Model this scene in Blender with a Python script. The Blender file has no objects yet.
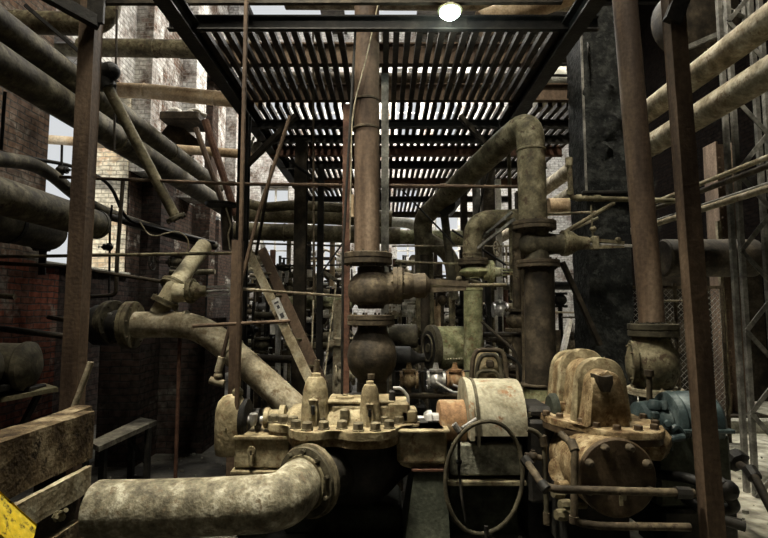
import bpy, bmesh, math, random
from mathutils import Vector, Matrix, noise
random.seed(7)
C = bpy.context.scene.collection
V = Vector
PI = math.pi
# ---------------------------------------------------------------- camera frame
PITCH = math.radians(4.7); F = 500.0; CZ = 1.7
cp, sp = math.cos(PITCH), math.sin(PITCH)
def W(px, py, Y):
    x = (px - 384) / F; v = (269 - py) / F
    dy = cp - v * sp; dz = sp + v * cp
    k = Y / dy
    return V((x * k, Y, CZ + dz * k))
def PXR(px, Y): return px * 0.5 * Y / F      # pixel diameter -> world radius
cam_d = bpy.data.cameras.new('camera'); cam = bpy.data.objects.new('camera', cam_d); C.objects.link(cam)
cam.location = (0, 0, CZ); cam.rotation_euler = (PI / 2 + PITCH, 0, 0)
cam_d.sensor_width = 36; cam_d.lens = F * 36 / 768; cam_d.clip_start = 0.05; cam_d.clip_end = 200
bpy.context.scene.camera = cam
vs = bpy.context.scene.view_settings
vs.view_transform = 'Standard'; vs.look = 'None'; vs.gamma = 1; vs.exposure = 0.0; vs.use_curve_mapping = False

# ---------------------------------------------------------------- materials
def ramp(nt, stops):
    r = nt.nodes.new('ShaderNodeValToRGB'); e = r.color_ramp.elements
    while len(e) > 1: e.remove(e[-1])
    e[0].position = stops[0][0]; e[0].color = (*stops[0][1], 1)
    for p, c in stops[1:]:
        q = e.new(p); q.color = (*c, 1)
    return r
def metal(name, c1, c2, c3=None, rough=.75, met=0.0, scale=4.0, bump=.3, spots=None, spec=.22, streak=False, fine=38.0):
    m = bpy.data.materials.new(name); m.use_nodes = True; nt = m.node_tree; N = nt.nodes; L = nt.links
    b = N['Principled BSDF']
    tc = N.new('ShaderNodeTexCoord'); mp = N.new('ShaderNodeMapping')
    if streak: mp.inputs['Scale'].default_value = (1, 1, .18)
    L.new(tc.outputs['Object'], mp.inputs[0])
    n1 = N.new('ShaderNodeTexNoise'); n1.inputs['Scale'].default_value = scale; n1.inputs['Detail'].default_value = 7; n1.inputs['Roughness'].default_value = .65
    L.new(mp.outputs[0], n1.inputs['Vector'])
    stops = [(.38, c1), (.52, c2)] + ([(.65, c3)] if c3 else [])
    r = ramp(nt, stops); L.new(n1.outputs[0], r.inputs[0])
    col = r.outputs[0]
    n2 = N.new('ShaderNodeTexNoise'); n2.inputs['Scale'].default_value = fine; n2.inputs['Detail'].default_value = 4
    L.new(tc.outputs['Object'], n2.inputs['Vector'])
    mx = N.new('ShaderNodeMix'); mx.data_type = 'RGBA'; mx.blend_type = 'MULTIPLY'; mx.inputs[0].default_value = .5
    r2 = ramp(nt, [(.35, (.5, .5, .5)), (.65, (1.15, 1.15, 1.15))]); L.new(n2.outputs[0], r2.inputs[0])
    L.new(col, mx.inputs[6]); L.new(r2.outputs[0], mx.inputs[7]); col = mx.outputs[2]
    if spots:
        n3 = N.new('ShaderNodeTexNoise'); n3.inputs['Scale'].default_value = scale * 2.3; n3.inputs['Detail'].default_value = 5; n3.inputs['Roughness'].default_value = .7
        L.new(mp.outputs[0], n3.inputs['Vector'])
        r3 = ramp(nt, [(.55, (0, 0, 0)), (.64, (1, 1, 1))]); L.new(n3.outputs[0], r3.inputs[0])
        m2 = N.new('ShaderNodeMix'); m2.data_type = 'RGBA'; L.new(r3.outputs[0], m2.inputs[0]); L.new(col, m2.inputs[6]); m2.inputs[7].default_value = (*spots, 1)
        col = m2.outputs[2]
    L.new(col, b.inputs['Base Color'])
    b.inputs['Roughness'].default_value = rough; b.inputs['Metallic'].default_value = met
    b.inputs['Specular IOR Level'].default_value = spec
    bp = N.new('ShaderNodeBump'); bp.inputs['Strength'].default_value = bump; bp.inputs['Distance'].default_value = .012
    ad = N.new('ShaderNodeMath'); ad.operation = 'ADD'; L.new(n1.outputs[0], ad.inputs[0]); L.new(n2.outputs[0], ad.inputs[1])
    L.new(ad.outputs[0], bp.inputs['Height']); L.new(bp.outputs[0], b.inputs['Normal'])
    return m
M = {}
M['rust'] = metal('rusted steel', (.024, .018, .011), (.062, .048, .03), (.125, .10, .063), spots=(.03, .021, .013), scale=5)
M['rustpost'] = metal('rusty post steel', (.042, .027, .018), (.105, .071, .046), (.20, .145, .10), scale=3, streak=True, fine=35)
M['darkrust'] = metal('dark rusted steel', (.013, .010, .0065), (.032, .025, .016), (.07, .055, .036), scale=5)
M['redrust'] = metal('red rusted steel', (.05, .026, .017), (.11, .055, .036), (.16, .09, .06), scale=5)
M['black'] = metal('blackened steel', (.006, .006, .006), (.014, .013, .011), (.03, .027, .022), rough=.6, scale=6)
M['tar'] = metal('black tarry plaster', (.006, .0065, .0065), (.014, .015, .014), (.04, .042, .038), rough=.85, scale=7, bump=1.0, fine=22, spec=.12, spots=(.035, .037, .034))
M['olive'] = metal('dusty olive paint', (.06, .05, .03), (.14, .122, .072), (.26, .23, .15), spots=(.06, .04, .024), scale=6)
M['olivebolt'] = metal('grimy bolt heads', (.06, .05, .03), (.13, .11, .07), (.2, .17, .11), scale=9)
M['olivemid'] = metal('mid olive paint', (.028, .024, .015), (.08, .069, .043), (.18, .16, .105), spots=(.03, .022, .014), scale=5)  # tone between the lighter and the darker olive
M['olivedark'] = metal('dark olive grime', (.022, .019, .012), (.055, .048, .03), (.12, .105, .07), scale=5)
M['lag'] = metal('dusty pipe lagging', (.16, .135, .09), (.31, .27, .19), (.47, .43, .33), rough=.9, spots=(.16, .12, .075), scale=6, spec=.2)
M['frost'] = metal('mottled grey pipe skin', (.09, .08, .055), (.22, .20, .14), (.44, .42, .33), rough=.65, spots=(.14, .11, .07), scale=9, bump=.5, fine=45)
M['cream'] = metal('cream pipe paint', (.32, .28, .18), (.45, .41, .28), (.55, .50, .36), spots=(.25, .20, .12), scale=5, spec=.3)
M['tan'] = metal('tan pipe wrap', (.34, .24, .14), (.54, .41, .26), (.62, .51, .36), scale=4, spec=.2)
M['pump'] = metal('dusty tan casting paint', (.12, .095, .052), (.235, .195, .115), (.38, .33, .21), rough=.7, spots=(.13, .085, .045), scale=7, bump=.4)
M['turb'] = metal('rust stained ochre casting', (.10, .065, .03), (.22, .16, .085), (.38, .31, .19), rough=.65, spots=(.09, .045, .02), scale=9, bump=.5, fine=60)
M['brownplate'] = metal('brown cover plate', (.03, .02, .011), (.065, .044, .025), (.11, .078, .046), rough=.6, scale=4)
M['guard'] = metal('faded grey green guard paint', (.17, .15, .10), (.31, .29, .21), (.40, .38, .29), rough=.6, spots=(.2, .11, .055), scale=5)
M['orange'] = metal('orange rusted drum', (.12, .065, .03), (.22, .13, .065), (.30, .23, .14), scale=8)
M['green'] = metal('mossy green paint', (.10, .105, .05), (.24, .24, .13), (.42, .41, .27), spots=(.12, .08, .04), scale=6)
M['greendark'] = metal('dark green base paint', (.02, .023, .016), (.04, .045, .032), (.07, .075, .055), scale=4)
M['blue'] = metal('blue green motor paint', (.018, .028, .03), (.042, .060, .062), (.13, .16, .16), rough=.45, scale=5)
M['slate'] = metal('grey green slab face', (.07, .07, .055), (.2, .2, .155), (.36, .36, .28), scale=9, bump=.6)
M['bare'] = metal('worn bright steel', (.25, .24, .22), (.45, .44, .42), (.6, .6, .58), rough=.35, met=.6, scale=8)
M['wood'] = metal('old timber', (.03, .02, .011), (.11, .08, .046), (.30, .245, .16), rough=.9, scale=4, bump=.8, spec=.15, spots=(.02, .014, .009))
M['woodpale'] = metal('pale weathered timber', (.2, .16, .1), (.36, .31, .21), (.46, .42, .31), rough=.9, scale=8, bump=.5, spec=.15)
M['bench'] = metal('grey bench board', (.05, .045, .035), (.11, .10, .08), (.19, .18, .14), rough=.8, scale=8)
M['yellow'] = metal('chipped yellow paint', (.75, .50, .02), (.85, .62, .04), (.9, .7, .08), rough=.5, spots=(.06, .045, .02), scale=9)
M['concrete'] = metal('dusty concrete', (.18, .17, .14), (.32, .31, .26), (.45, .44, .38), rough=.95, scale=4, bump=.6, spec=.1)
M['lattice'] = metal('grey galvanised angle', (.08, .077, .067), (.16, .155, .135), (.27, .26, .23), scale=6)
M['white'] = metal('chalky white paint', (.55, .52, .46), (.72, .7, .64), (.8, .78, .73), scale=5)
M['roof'] = metal('sooty roof boarding', (.03, .027, .024), (.06, .055, .048), (.1, .09, .08), scale=3)
M['slat'] = metal('grimy walkway bars', (.012, .010, .008), (.028, .022, .017), (.05, .038, .028), scale=6)

def brick(name, c1, c2, mortar, patch, patch_pos=(.5, .62), w=.235, h=.078, rough=.9, darken_low=None):
    m = bpy.data.materials.new(name); m.use_nodes = True; nt = m.node_tree; N = nt.nodes; L = nt.links
    b = N['Principled BSDF']; tc = N.new('ShaderNodeTexCoord'); sx = N.new('ShaderNodeSeparateXYZ'); L.new(tc.outputs['Object'], sx.inputs[0])
    ad = N.new('ShaderNodeMath'); ad.operation = 'ADD'; L.new(sx.outputs[0], ad.inputs[0]); L.new(sx.outputs[1], ad.inputs[1])
    cx = N.new('ShaderNodeCombineXYZ'); L.new(ad.outputs[0], cx.inputs[0]); L.new(sx.outputs[2], cx.inputs[1])
    bt = N.new('ShaderNodeTexBrick'); bt.inputs['Scale'].default_value = 1; bt.inputs['Brick Width'].default_value = w; bt.inputs['Row Height'].default_value = h
    bt.inputs['Mortar Size'].default_value = .009; bt.inputs['Mortar Smooth'].default_value = .3; bt.inputs['Bias'].default_value = 0
    bt.inputs['Color1'].default_value = (*c1, 1); bt.inputs['Color2'].default_value = (*c2, 1); bt.inputs['Mortar'].default_value = (*mortar, 1)
    dn = N.new('ShaderNodeTexNoise'); dn.inputs['Scale'].default_value = 6; dn.inputs['Detail'].default_value = 3
    L.new(tc.outputs['Object'], dn.inputs['Vector'])
    vm = N.new('ShaderNodeVectorMath'); vm.operation = 'SCALE'; vm.inputs['Scale'].default_value = .035; L.new(dn.outputs['Color'], vm.inputs[0])
    va = N.new('ShaderNodeVectorMath'); va.operation = 'ADD'; L.new(cx.outputs[0], va.inputs[0]); L.new(vm.outputs[0], va.inputs[1]); L.new(va.outputs[0], bt.inputs['Vector'])
    n = N.new('ShaderNodeTexNoise'); n.inputs['Scale'].default_value = 1.9; n.inputs['Detail'].default_value = 9; n.inputs['Roughness'].default_value = .72
    L.new(tc.outputs['Object'], n.inputs['Vector'])
    r = ramp(nt, [(patch_pos[0], (0, 0, 0)), (patch_pos[1], (1, 1, 1))]); L.new(n.outputs[0], r.inputs[0])
    mx = N.new('ShaderNodeMix'); mx.data_type = 'RGBA'; L.new(r.outputs[0], mx.inputs[0]); L.new(bt.outputs[0], mx.inputs[6])
    m3 = N.new('ShaderNodeMix'); m3.data_type = 'RGBA'; m3.blend_type = 'MULTIPLY'; m3.inputs[0].default_value = .8; m3.inputs[6].default_value = (*patch, 1)
    r4 = ramp(nt, [(0, (1, 1, 1)), (1, (.45, .43, .4))]); L.new(bt.outputs['Fac'], r4.inputs[0]); L.new(r4.outputs[0], m3.inputs[7])
    L.new(m3.outputs[2], mx.inputs[7]); col = mx.outputs[2]
    n2 = N.new('ShaderNodeTexNoise'); n2.inputs['Scale'].default_value = 14; n2.inputs['Detail'].default_value = 6
    L.new(tc.outputs['Object'], n2.inputs['Vector'])
    r2 = ramp(nt, [(.35, (.4, .4, .4)), (.6, (1.1, 1.1, 1.1))]); L.new(n2.outputs[0], r2.inputs[0])
    m2 = N.new('ShaderNodeMix'); m2.data_type = 'RGBA'; m2.blend_type = 'MULTIPLY'; m2.inputs[0].default_value = .7; L.new(col, m2.inputs[6]); L.new(r2.outputs[0], m2.inputs[7])
    col = m2.outputs[2]
    if darken_low:   # bricks get darker towards the bottom, with a noisy edge
        mr = N.new('ShaderNodeMapRange'); mr.inputs[1].default_value = darken_low[0]; mr.inputs[2].default_value = darken_low[1]; mr.inputs[3].default_value = darken_low[2]; mr.inputs[4].default_value = 1
        a2 = N.new('ShaderNodeMath'); a2.operation = 'ADD'; L.new(sx.outputs[2], a2.inputs[0]); L.new(n.outputs[0], a2.inputs[1]); L.new(a2.outputs[0], mr.inputs[0])
        m4 = N.new('ShaderNodeVectorMath'); m4.operation = 'SCALE'; L.new(col, m4.inputs[0]); L.new(mr.outputs[0], m4.inputs['Scale']); col = m4.outputs[0]
    L.new(col, b.inputs['Base Color']); b.inputs['Roughness'].default_value = rough; b.inputs['Specular IOR Level'].default_value = .0
    bp = N.new('ShaderNodeBump'); bp.inputs['Strength'].default_value = .8; bp.inputs['Distance'].default_value = .02; bp.invert = True
    L.new(bt.outputs['Fac'], bp.inputs['Height']); L.new(bp.outputs[0], b.inputs['Normal'])
    return m
M['brickwhite'] = brick('flaking whitewashed brick', (.19, .125, .095), (.14, .11, .09), (.30, .28, .25), (.66, .645, .61), (.38, .56))
M['brickred'] = brick('base-darkened red brick', (.20, .07, .045), (.11, .06, .045), (.07, .06, .055), (.22, .2, .17), (.55, .66), darken_low=(.9, 2.7, .25))
M['brickdark'] = brick('plain dark brick', (.05, .035, .03), (.035, .03, .027), (.03, .028, .026), (.09, .085, .075), (.56, .66))  # even dark brick colour
M['brickmix'] = brick('patchy dark brick with limewash remains', (.07, .045, .035), (.05, .038, .03), (.04, .037, .033), (.3, .28, .24), (.56, .66))
M['brickblack'] = brick('near black brick', (.008, .006, .005), (.006, .005, .0045), (.004, .004, .004), (.014, .013, .011), (.56, .66))  # brick colour close to black all over
M['brickpanel'] = brick('red brown brick with worn limewash', (.14, .09, .065), (.10, .078, .06), (.22, .2, .18), (.56, .54, .50), (.46, .60))
M['brickgrey'] = brick('grime covered grey brick', (.13, .085, .06), (.10, .075, .06), (.07, .065, .058), (.22, .2, .17), (.5, .6))
M['brickyellow'] = brick('daylit yellow brick', (.62, .40, .26), (.74, .62, .42), (.5, .44, .34), (.85, .78, .62), (.42, .5))  # yellow brick, paled to put the daylight on the jamb into its colour

def floor_mat():
    m = bpy.data.materials.new('oily and dusty floor'); m.use_nodes = True; nt = m.node_tree; N = nt.nodes; L = nt.links; b = N['Principled BSDF']
    tc = N.new('ShaderNodeTexCoord'); sx = N.new('ShaderNodeSeparateXYZ'); L.new(tc.outputs['Object'], sx.inputs[0])
    n = N.new('ShaderNodeTexNoise'); n.inputs['Scale'].default_value = 2.2; n.inputs['Detail'].default_value = 9; n.inputs['Roughness'].default_value = .7; L.new(tc.outputs['Object'], n.inputs['Vector'])
    oil = ramp(nt, [(.35, (.012, .011, .009)), (.55, (.04, .037, .03)), (.72, (.13, .12, .10))]); L.new(n.outputs[0], oil.inputs[0])
    n2 = N.new('ShaderNodeTexNoise'); n2.inputs['Scale'].default_value = 7; n2.inputs['Detail'].default_value = 9; L.new(tc.outputs['Object'], n2.inputs['Vector'])
    dust = ramp(nt, [(.35, (.14, .13, .095)), (.52, (.34, .32, .25)), (.66, (.52, .50, .41))]); L.new(n2.outputs[0], dust.inputs[0])
    mr = N.new('ShaderNodeMapRange'); mr.inputs[1].default_value = 1.9; mr.inputs[2].default_value = 2.5
    a = N.new('ShaderNodeMath'); a.operation = 'ADD'; L.new(sx.outputs[0], a.inputs[0]); L.new(n.outputs[0], a.inputs[1]); L.new(a.outputs[0], mr.inputs[0])
    mx = N.new('ShaderNodeMix'); mx.data_type = 'RGBA'; L.new(mr.outputs[0], mx.inputs[0]); L.new(oil.outputs[0], mx.inputs[6]); L.new(dust.outputs[0], mx.inputs[7])
    L.new(mx.outputs[2], b.inputs['Base Color'])
    r = ramp(nt, [(.4, (.35, .35, .35)), (.6, (.85, .85, .85))]); L.new(n.outputs[0], r.inputs[0]); L.new(r.outputs[0], b.inputs['Roughness'])
    bp = N.new('ShaderNodeBump'); bp.inputs['Strength'].default_value = .6; bp.inputs['Distance'].default_value = .03; L.new(n2.outputs[0], bp.inputs['Height']); L.new(bp.outputs[0], b.inputs['Normal'])
    return m
M['floor'] = floor_mat()
def glow(name, c, s):
    m = bpy.data.materials.new(name); m.use_nodes = True; nt = m.node_tree; b = nt.nodes['Principled BSDF']
    b.inputs['Base Color'].default_value = (*c, 1); b.inputs['Emission Color'].default_value = (*c, 1); b.inputs['Emission Strength'].default_value = s
    return m
M['bulb'] = glow('lit lamp glass', (.85, 1, .93), 6)
def flat(name, c, rough=.6):
    m = bpy.data.materials.new(name); m.use_nodes = True; b = m.node_tree.nodes['Principled BSDF']
    b.inputs['Base Color'].default_value = (*c, 1); b.inputs['Roughness'].default_value = rough
    return m
M['ink'] = flat('dark printed ink', (.04, .04, .045)); M['redink'] = flat('faded red ink', (.35, .08, .06)); M['paper'] = metal('weathered notice board', (.4, .4, .37), (.6, .6, .56), (.7, .7, .66), scale=12)

# ---------------------------------------------------------------- mesh builder
def basis(d, up=None):
    d = V(d).normalized()
    u = V(up) if up is not None else (V((0, 0, 1)) if abs(d.z) < .9 else V((1, 0, 0)))
    s = d.cross(u).normalized(); u = s.cross(d).normalized()
    return d, s, u
class B:
    def __init__(self): self.bm = bmesh.new()
    def ring(self, c, s, u, r, n, ph=0.0, ru=None):
        ru = r if ru is None else ru
        return [self.bm.verts.new(c + s * math.cos(ph + 2 * PI * i / n) * r + u * math.sin(ph + 2 * PI * i / n) * ru) for i in range(n)]
    def skin(self, a, b):
        n = len(a)
        for i in range(n): self.bm.faces.new((a[i], a[(i + 1) % n], b[(i + 1) % n], b[i]))
    def cap(self, r, rev=False): self.bm.faces.new(r[::-1] if rev else r)
    def lathe(self, o, d, prof, n=24, up=None, su=1.0):
        """prof = [(distance along d, radius)...]"""
        o = V(o); d, s, u = basis(d, up); prev = None; rings = []
        for t, r in prof: rings.append(self.ring(o + d * t, s, u, max(r, 1e-4), n, 0, max(r, 1e-4) * su))
        for a, b in zip(rings, rings[1:]): self.skin(a, b)
        self.cap(rings[0], True); self.cap(rings[-1])
        return self
    def cyl(self, a, b, r, n=16, r2=None):
        a, b = V(a), V(b); d = b - a
        return self.lathe(a, d, [(0, r), (d.length, r if r2 is None else r2)], n)
    def ball(self, c, r, n=16, sq=(1, 1, 1)):
        res = bmesh.ops.create_uvsphere(self.bm, u_segments=n, v_segments=max(6, n // 2), radius=r)
        for v in res['verts']: v.co = V((v.co.x * sq[0], v.co.y * sq[1], v.co.z * sq[2])) + V(c)
        return self
    def tube(self, pts, r, n=12, bend=None, arc=6, closed=False):
        pts = [V(p) for p in pts]; path = [pts[0]]
        bd = r * 2.2 if bend is None else bend
        for i in range(1, len(pts) - 1):
            p, a, b = pts[i], pts[i - 1], pts[i + 1]
            da = (a - p); db = (b - p); la = min(bd, da.length * .49); lb = min(bd, db.length * .49); l = min(la, lb)
            p0 = p + da.normalized() * l; p1 = p + db.normalized() * l
            for k in range(arc + 1):
                t = k / arc; path.append(p0 * (1 - t) ** 2 + p * 2 * t * (1 - t) + p1 * t * t)
        path.append(pts[-1])
        q = [path[0]]
        for p in path[1:]:
            if (p - q[-1]).length > 1e-5: q.append(p)
        path = q; m = len(path)
        if closed: path = path[:-1]; m -= 1
        T = []
        for i in range(m):
            if closed: t = path[(i + 1) % m] - path[i - 1]
            else: t = path[min(i + 1, m - 1)] - path[max(i - 1, 0)]
            T.append(t.normalized())
        _, s, u = basis(T[0]); rings = []
        for i in range(m):
            if i: u = (u - T[i] * u.dot(T[i])).normalized(); s = T[i].cross(u)
            rr = r[i] if isinstance(r, list) else r
            rings.append(self.ring(path[i], s, u, rr, n))
        for a, b in zip(rings, rings[1:]): self.skin(a, b)
        if closed: self.skin(rings[-1], rings[0])
        else: self.cap(rings[0], True); self.cap(rings[-1])
        return self
    def box(self, c, size, rot=None, bev=0.0, seg=1):
        res = bmesh.ops.create_cube(self.bm, size=1.0); vs_ = res['verts']
        R = rot if rot is not None else Matrix.Identity(3)
        for v in vs_: v.co = R @ V((v.co.x * size[0], v.co.y * size[1], v.co.z * size[2])) + V(c)
        if bev > 0:
            es = list({e for v in vs_ for e in v.link_edges})
            bmesh.ops.bevel(self.bm, geom=es, offset=bev, segments=seg, profile=.5, affect='EDGES')
        return self
    def box2(self, lo, hi, bev=0.0):
        lo, hi = V(lo), V(hi); return self.box((lo + hi) / 2, hi - lo, None, bev)
    def bar(self, a, b, w, h, up=None, bev=0.0):
        a, b = V(a), V(b); d, s, u = basis(b - a, up)
        R = Matrix((s, u, d)).transposed()
        return self.box((a + b) / 2, (w, h, (b - a).length), R, bev)
    def prism(self, sec, a, b, up=None):
        a, b = V(a), V(b); d, s, u = basis(b - a, up)
        r0 = [self.bm.verts.new(a + s * x + u * y) for x, y in sec]; r1 = [self.bm.verts.new(b + s * x + u * y) for x, y in sec]
        self.skin(r0, r1); self.cap(r0, True); self.cap(r1); return self
    def plate(self, outline, z0, z1, bev=0.0):
        r0 = [self.bm.verts.new((x, y, z0)) for x, y in outline]; r1 = [self.bm.verts.new((x, y, z1)) for x, y in outline]
        self.skin(r0, r1); self.cap(r0, True); f = self.bm.faces.new(r1)
        if bev > 0: bmesh.ops.bevel(self.bm, geom=list(f.edges), offset=bev, segments=2, profile=.5, affect='EDGES')
        return self
    def ibeam(self, a, b, w, h, t=.012, up=None):
        W2, H2 = w / 2, h / 2; t2 = t / 2
        sec = [(-W2, -H2), (W2, -H2), (W2, -H2 + t), (t2, -H2 + t), (t2, H2 - t), (W2, H2 - t), (W2, H2), (-W2, H2), (-W2, H2 - t), (-t2, H2 - t), (-t2, -H2 + t), (-W2, -H2 + t)]
        return self.prism(sec, a, b, up)
    def channel(self, a, b, w, h, t=.012, up=None):
        W2, H2 = w / 2, h / 2
        sec = [(-W2, -H2), (W2, -H2), (W2, -H2 + t), (-W2 + t, -H2 + t), (-W2 + t, H2 - t), (W2, H2 - t), (W2, H2), (-W2, H2)]
        return self.prism(sec, a, b, up)
    def angle(self, a, b, w, t=.01, up=None):
        return self.prism([(0, 0), (w, 0), (w, t), (t, t), (t, w), (0, w)], a, b, up)
    def bolt(self, c, d, s=.03, h=.03):
        c = V(c); d, a, b = basis(d)
        return self.lathe(c - d * h * .1, d, [(0, s * .72), (h * .25, s * .72), (h * .26, s * .55), (h, s * .52)], 6)
    def bolts(self, c, d, R, n, s=.02, h=.02, ph=0.0, nut_back=0.0):
        c = V(c); dd, a, b = basis(d)
        for i in range(n):
            t = ph + 2 * PI * i / n; p = c + a * math.cos(t) * R + b * math.sin(t) * R
            self.bolt(p, dd, s, h)
            if nut_back: self.bolt(p - dd * nut_back, -dd, s, h)
        return self
    def flange(self, c, d, R, th, n=8, s=.02, hub=None):
        """disc centred at c, thickness th along d, bolted both sides, faint rim chamfer"""
        c = V(c); d = V(d).normalized(); e = th * .15
        self.lathe(c - d * th / 2, d, [(0, R - e), (e, R), (th - e, R), (th, R - e)], 28)
        if n: self.bolts(c + d * th / 2, d, R * .83, n, s, s, .2, th)
        if hub: self.lathe(c - d * th, d, [(0, hub), (th * 2, hub)], 20)
        return self
    def pair(self, c, d, R, th, n=8, s=.02):
        d = V(d).normalized(); c = V(c)
        e = th * .12
        self.lathe(c - d * th, d, [(0, R - e), (e, R), (th - e, R), (th - e * .5, R - e * 1.5), (th + e * .5, R - e * 1.5), (th + e, R), (2 * th - e, R), (2 * th, R - e)], 28)
        if n: self.bolts(c + d * th, d, R * .84, n, s, s, .2, th * 2)
        return self
def root_of(o):
    while o.parent: o = o.parent
    return o
def mesh_obj(name, b, mat, loc=V((0, 0, 0)), ang=35, mod=None):
    bm = b.bm
    for v in bm.verts: v.co -= loc
    bmesh.ops.recalc_face_normals(bm, faces=bm.faces)
    me = bpy.data.meshes.new(name); bm.to_mesh(me); bm.free()
    me.materials.append(M[mat] if isinstance(mat, str) else mat)
    me.shade_smooth(); me.set_sharp_from_angle(angle=math.radians(ang))
    o = bpy.data.objects.new(name, me); C.objects.link(o)
    return o
USED = {}
def tag(o, label, cat, group=None):
    o['label'] = label; o['category'] = cat
    if group: o['group'] = group
    USED.setdefault(label, []).append(o.name)
    return o
def thing(name, label, cat, loc, group=None):
    o = bpy.data.objects.new(name, None); C.objects.link(o); o.location = V(loc); o.empty_display_size = .1
    return tag(o, label, cat, group)
def single(name, label, cat, b, mat, group=None, loc=None):
    vs_ = [v.co for v in b.bm.verts]
    if loc is None:
        lo = V((min(v[i] for v in vs_) for i in range(3))); hi = V((max(v[i] for v in vs_) for i in range(3)))
        loc = V(((lo.x + hi.x) / 2, (lo.y + hi.y) / 2, lo.z))
    o = mesh_obj(name, b, mat, V(loc)); o.location = V(loc)
    return tag(o, label, cat, group)
SPLIT = {'flange_bolts': 'flange_bolt', 'union': 'union', 'elbow_fitting': 'elbow_fitting', 'side_boss': 'side_boss', 'cover_studs': 'cover_stud', 'coupling': 'coupling',
         'saddle': 'saddle', 'gland_block': 'gland_block', 'tee_fitting': 'tee_fitting', 'oil_plug': 'oil_plug', 'oil_pipe': 'oil_pipe', 'bolt_row': 'head_bolt', 'rubble': 'rubble_lump', 'bearing_end': 'bearing_end', 'valve_lump': 'valve_lump', 'base_frame': 'frame_rail', 'printing': 'printed_mark'}
def islands(bm):
    seen = set(); out = []
    bm.verts.ensure_lookup_table()
    for v in bm.verts:
        if v.index in seen: continue
        st = [v]; seen.add(v.index); isl = []
        while st:
            q = st.pop(); isl.append(q)
            for e in q.link_edges:
                w_ = e.other_vert(q)
                if w_.index not in seen: seen.add(w_.index); st.append(w_)
        out.append(isl)
    return out
def part(p, name, b, mat, label=None):
    if name in SPLIT:
        b.bm.verts.index_update(); isl = islands(b.bm); name = SPLIT[name]
        if len(isl) > 1:
            for g_ in isl:
                nb = B(); mp = {v: nb.bm.verts.new(v.co) for v in g_}
                for f in {f for v in g_ for f in v.link_faces}: nb.bm.faces.new([mp[v] for v in f.verts])
                o = part(p, name, nb, mat, label) if name not in SPLIT else part_one(p, name, nb, mat, label)
            b.bm.free(); return o
    return part_one(p, name, b, mat, label)
def part_one(p, name, b, mat, label=None):
    o = mesh_obj(name, b, mat, V(root_of(p).location)); o.parent = p
    if label: o['label'] = label
    return o
def struct(name, b, mat, loc=(0, 0, 0)):
    o = mesh_obj(name, b, mat, V(loc)); o.location = V(loc); o['kind'] = 'structure'; return o
def copy_tree(o, parent=None):
    c = o.copy(); C.objects.link(c)
    if parent is not None: c.parent = parent
    for ch in list(o.children): copy_tree(ch, c)
    return c

X, Yv, Z = V((1, 0, 0)), V((0, 1, 0)), V((0, 0, 1))
# ================================================================ SETTING
struct('floor', B().box2((-5.2, -1.5, -.2), (7.2, 16.5, 0)), 'floor')
# wall_left : brick, thick, with two tall openings
WX = -4.3
def wall_l(y0, y1, z0, z1): return B().box2((WX - .6, y0, z0), (WX, y1, z1))
wl = B()
def seg(y0, y1, z0, z1): wl.box2((WX - .6, y0, z0), (WX, y1, z1))
seg(8.3, 11.6, 4.05, 11); seg(6.25, 8.3, 5.4, 11); seg(11.6, 12.9, 7.2, 11); seg(12.9, 16.5, 4.05, 11)
struct('wall_left', wl, 'brickwhite')
wl = B(); seg(-1.5, 6.25, 2.3, 11)
struct('wall_left_near', wl, 'brickgrey')
wl = B(); seg(8.3, 11.6, 2.3, 4.05); seg(12.9, 16.5, 2.3, 4.05); struct('wall_left_far', wl, 'brickmix')
wl = B(); seg(6.6, 16.5, 0, 2.299); struct('wall_left_base', wl, 'brickdark')
wl = B(); seg(-1.5, 6.6, 0, 2.3)
struct('wall_left_lower', wl, 'brickred')
b = B(); b.box2((WX - .58, 8.28, 2.31), (WX - .02, 8.30, 5.4)); b.box2((WX-.58, 8.24, 2.31), (WX-.02, 8.285, 5.38))
struct('trim_window_reveal', b, 'brickyellow')
struct('trim_sill', B().box2((WX - .62, 6.2, 2.26), (WX + .06, 8.35, 2.32), .01), 'concrete')
for i, (y0, y1) in enumerate([(8.32, 8.72), (10.3, 10.9), (13.2, 13.9)]):
    struct('pilaster_left_%d' % (i + 4), B().box2((WX - .02, y0, 4.05), (WX + .30, y1, 11)), 'brickwhite')
for i, (y0, y1) in enumerate([(8.74, 10.28), (10.92, 13.18)]):
    struct('wall_left_panel_%d' % (i + 1), B().box2((WX - .02, y0, 4.1), (WX + .02, y1, 11)), 'brickpanel')
for i, (y0, y1, top, m_) in enumerate([(8.75, 9.35, 4.35, 'brickdark'), (11.2, 11.6, 7.0, 'brickmix')]):
    struct('pilaster_left_%d' % (i + 1), B().box2((WX - .05, y0, 0), (WX + .35, y1, top)).box2((WX - .05, y0 - .15, top), (WX + .62, y1 + .15, top + .16), .03), m_)
struct('wall_right', B().box2((7.2, -1.5, 0), (7.6, 16.5, 11)), 'brickblack')
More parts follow.
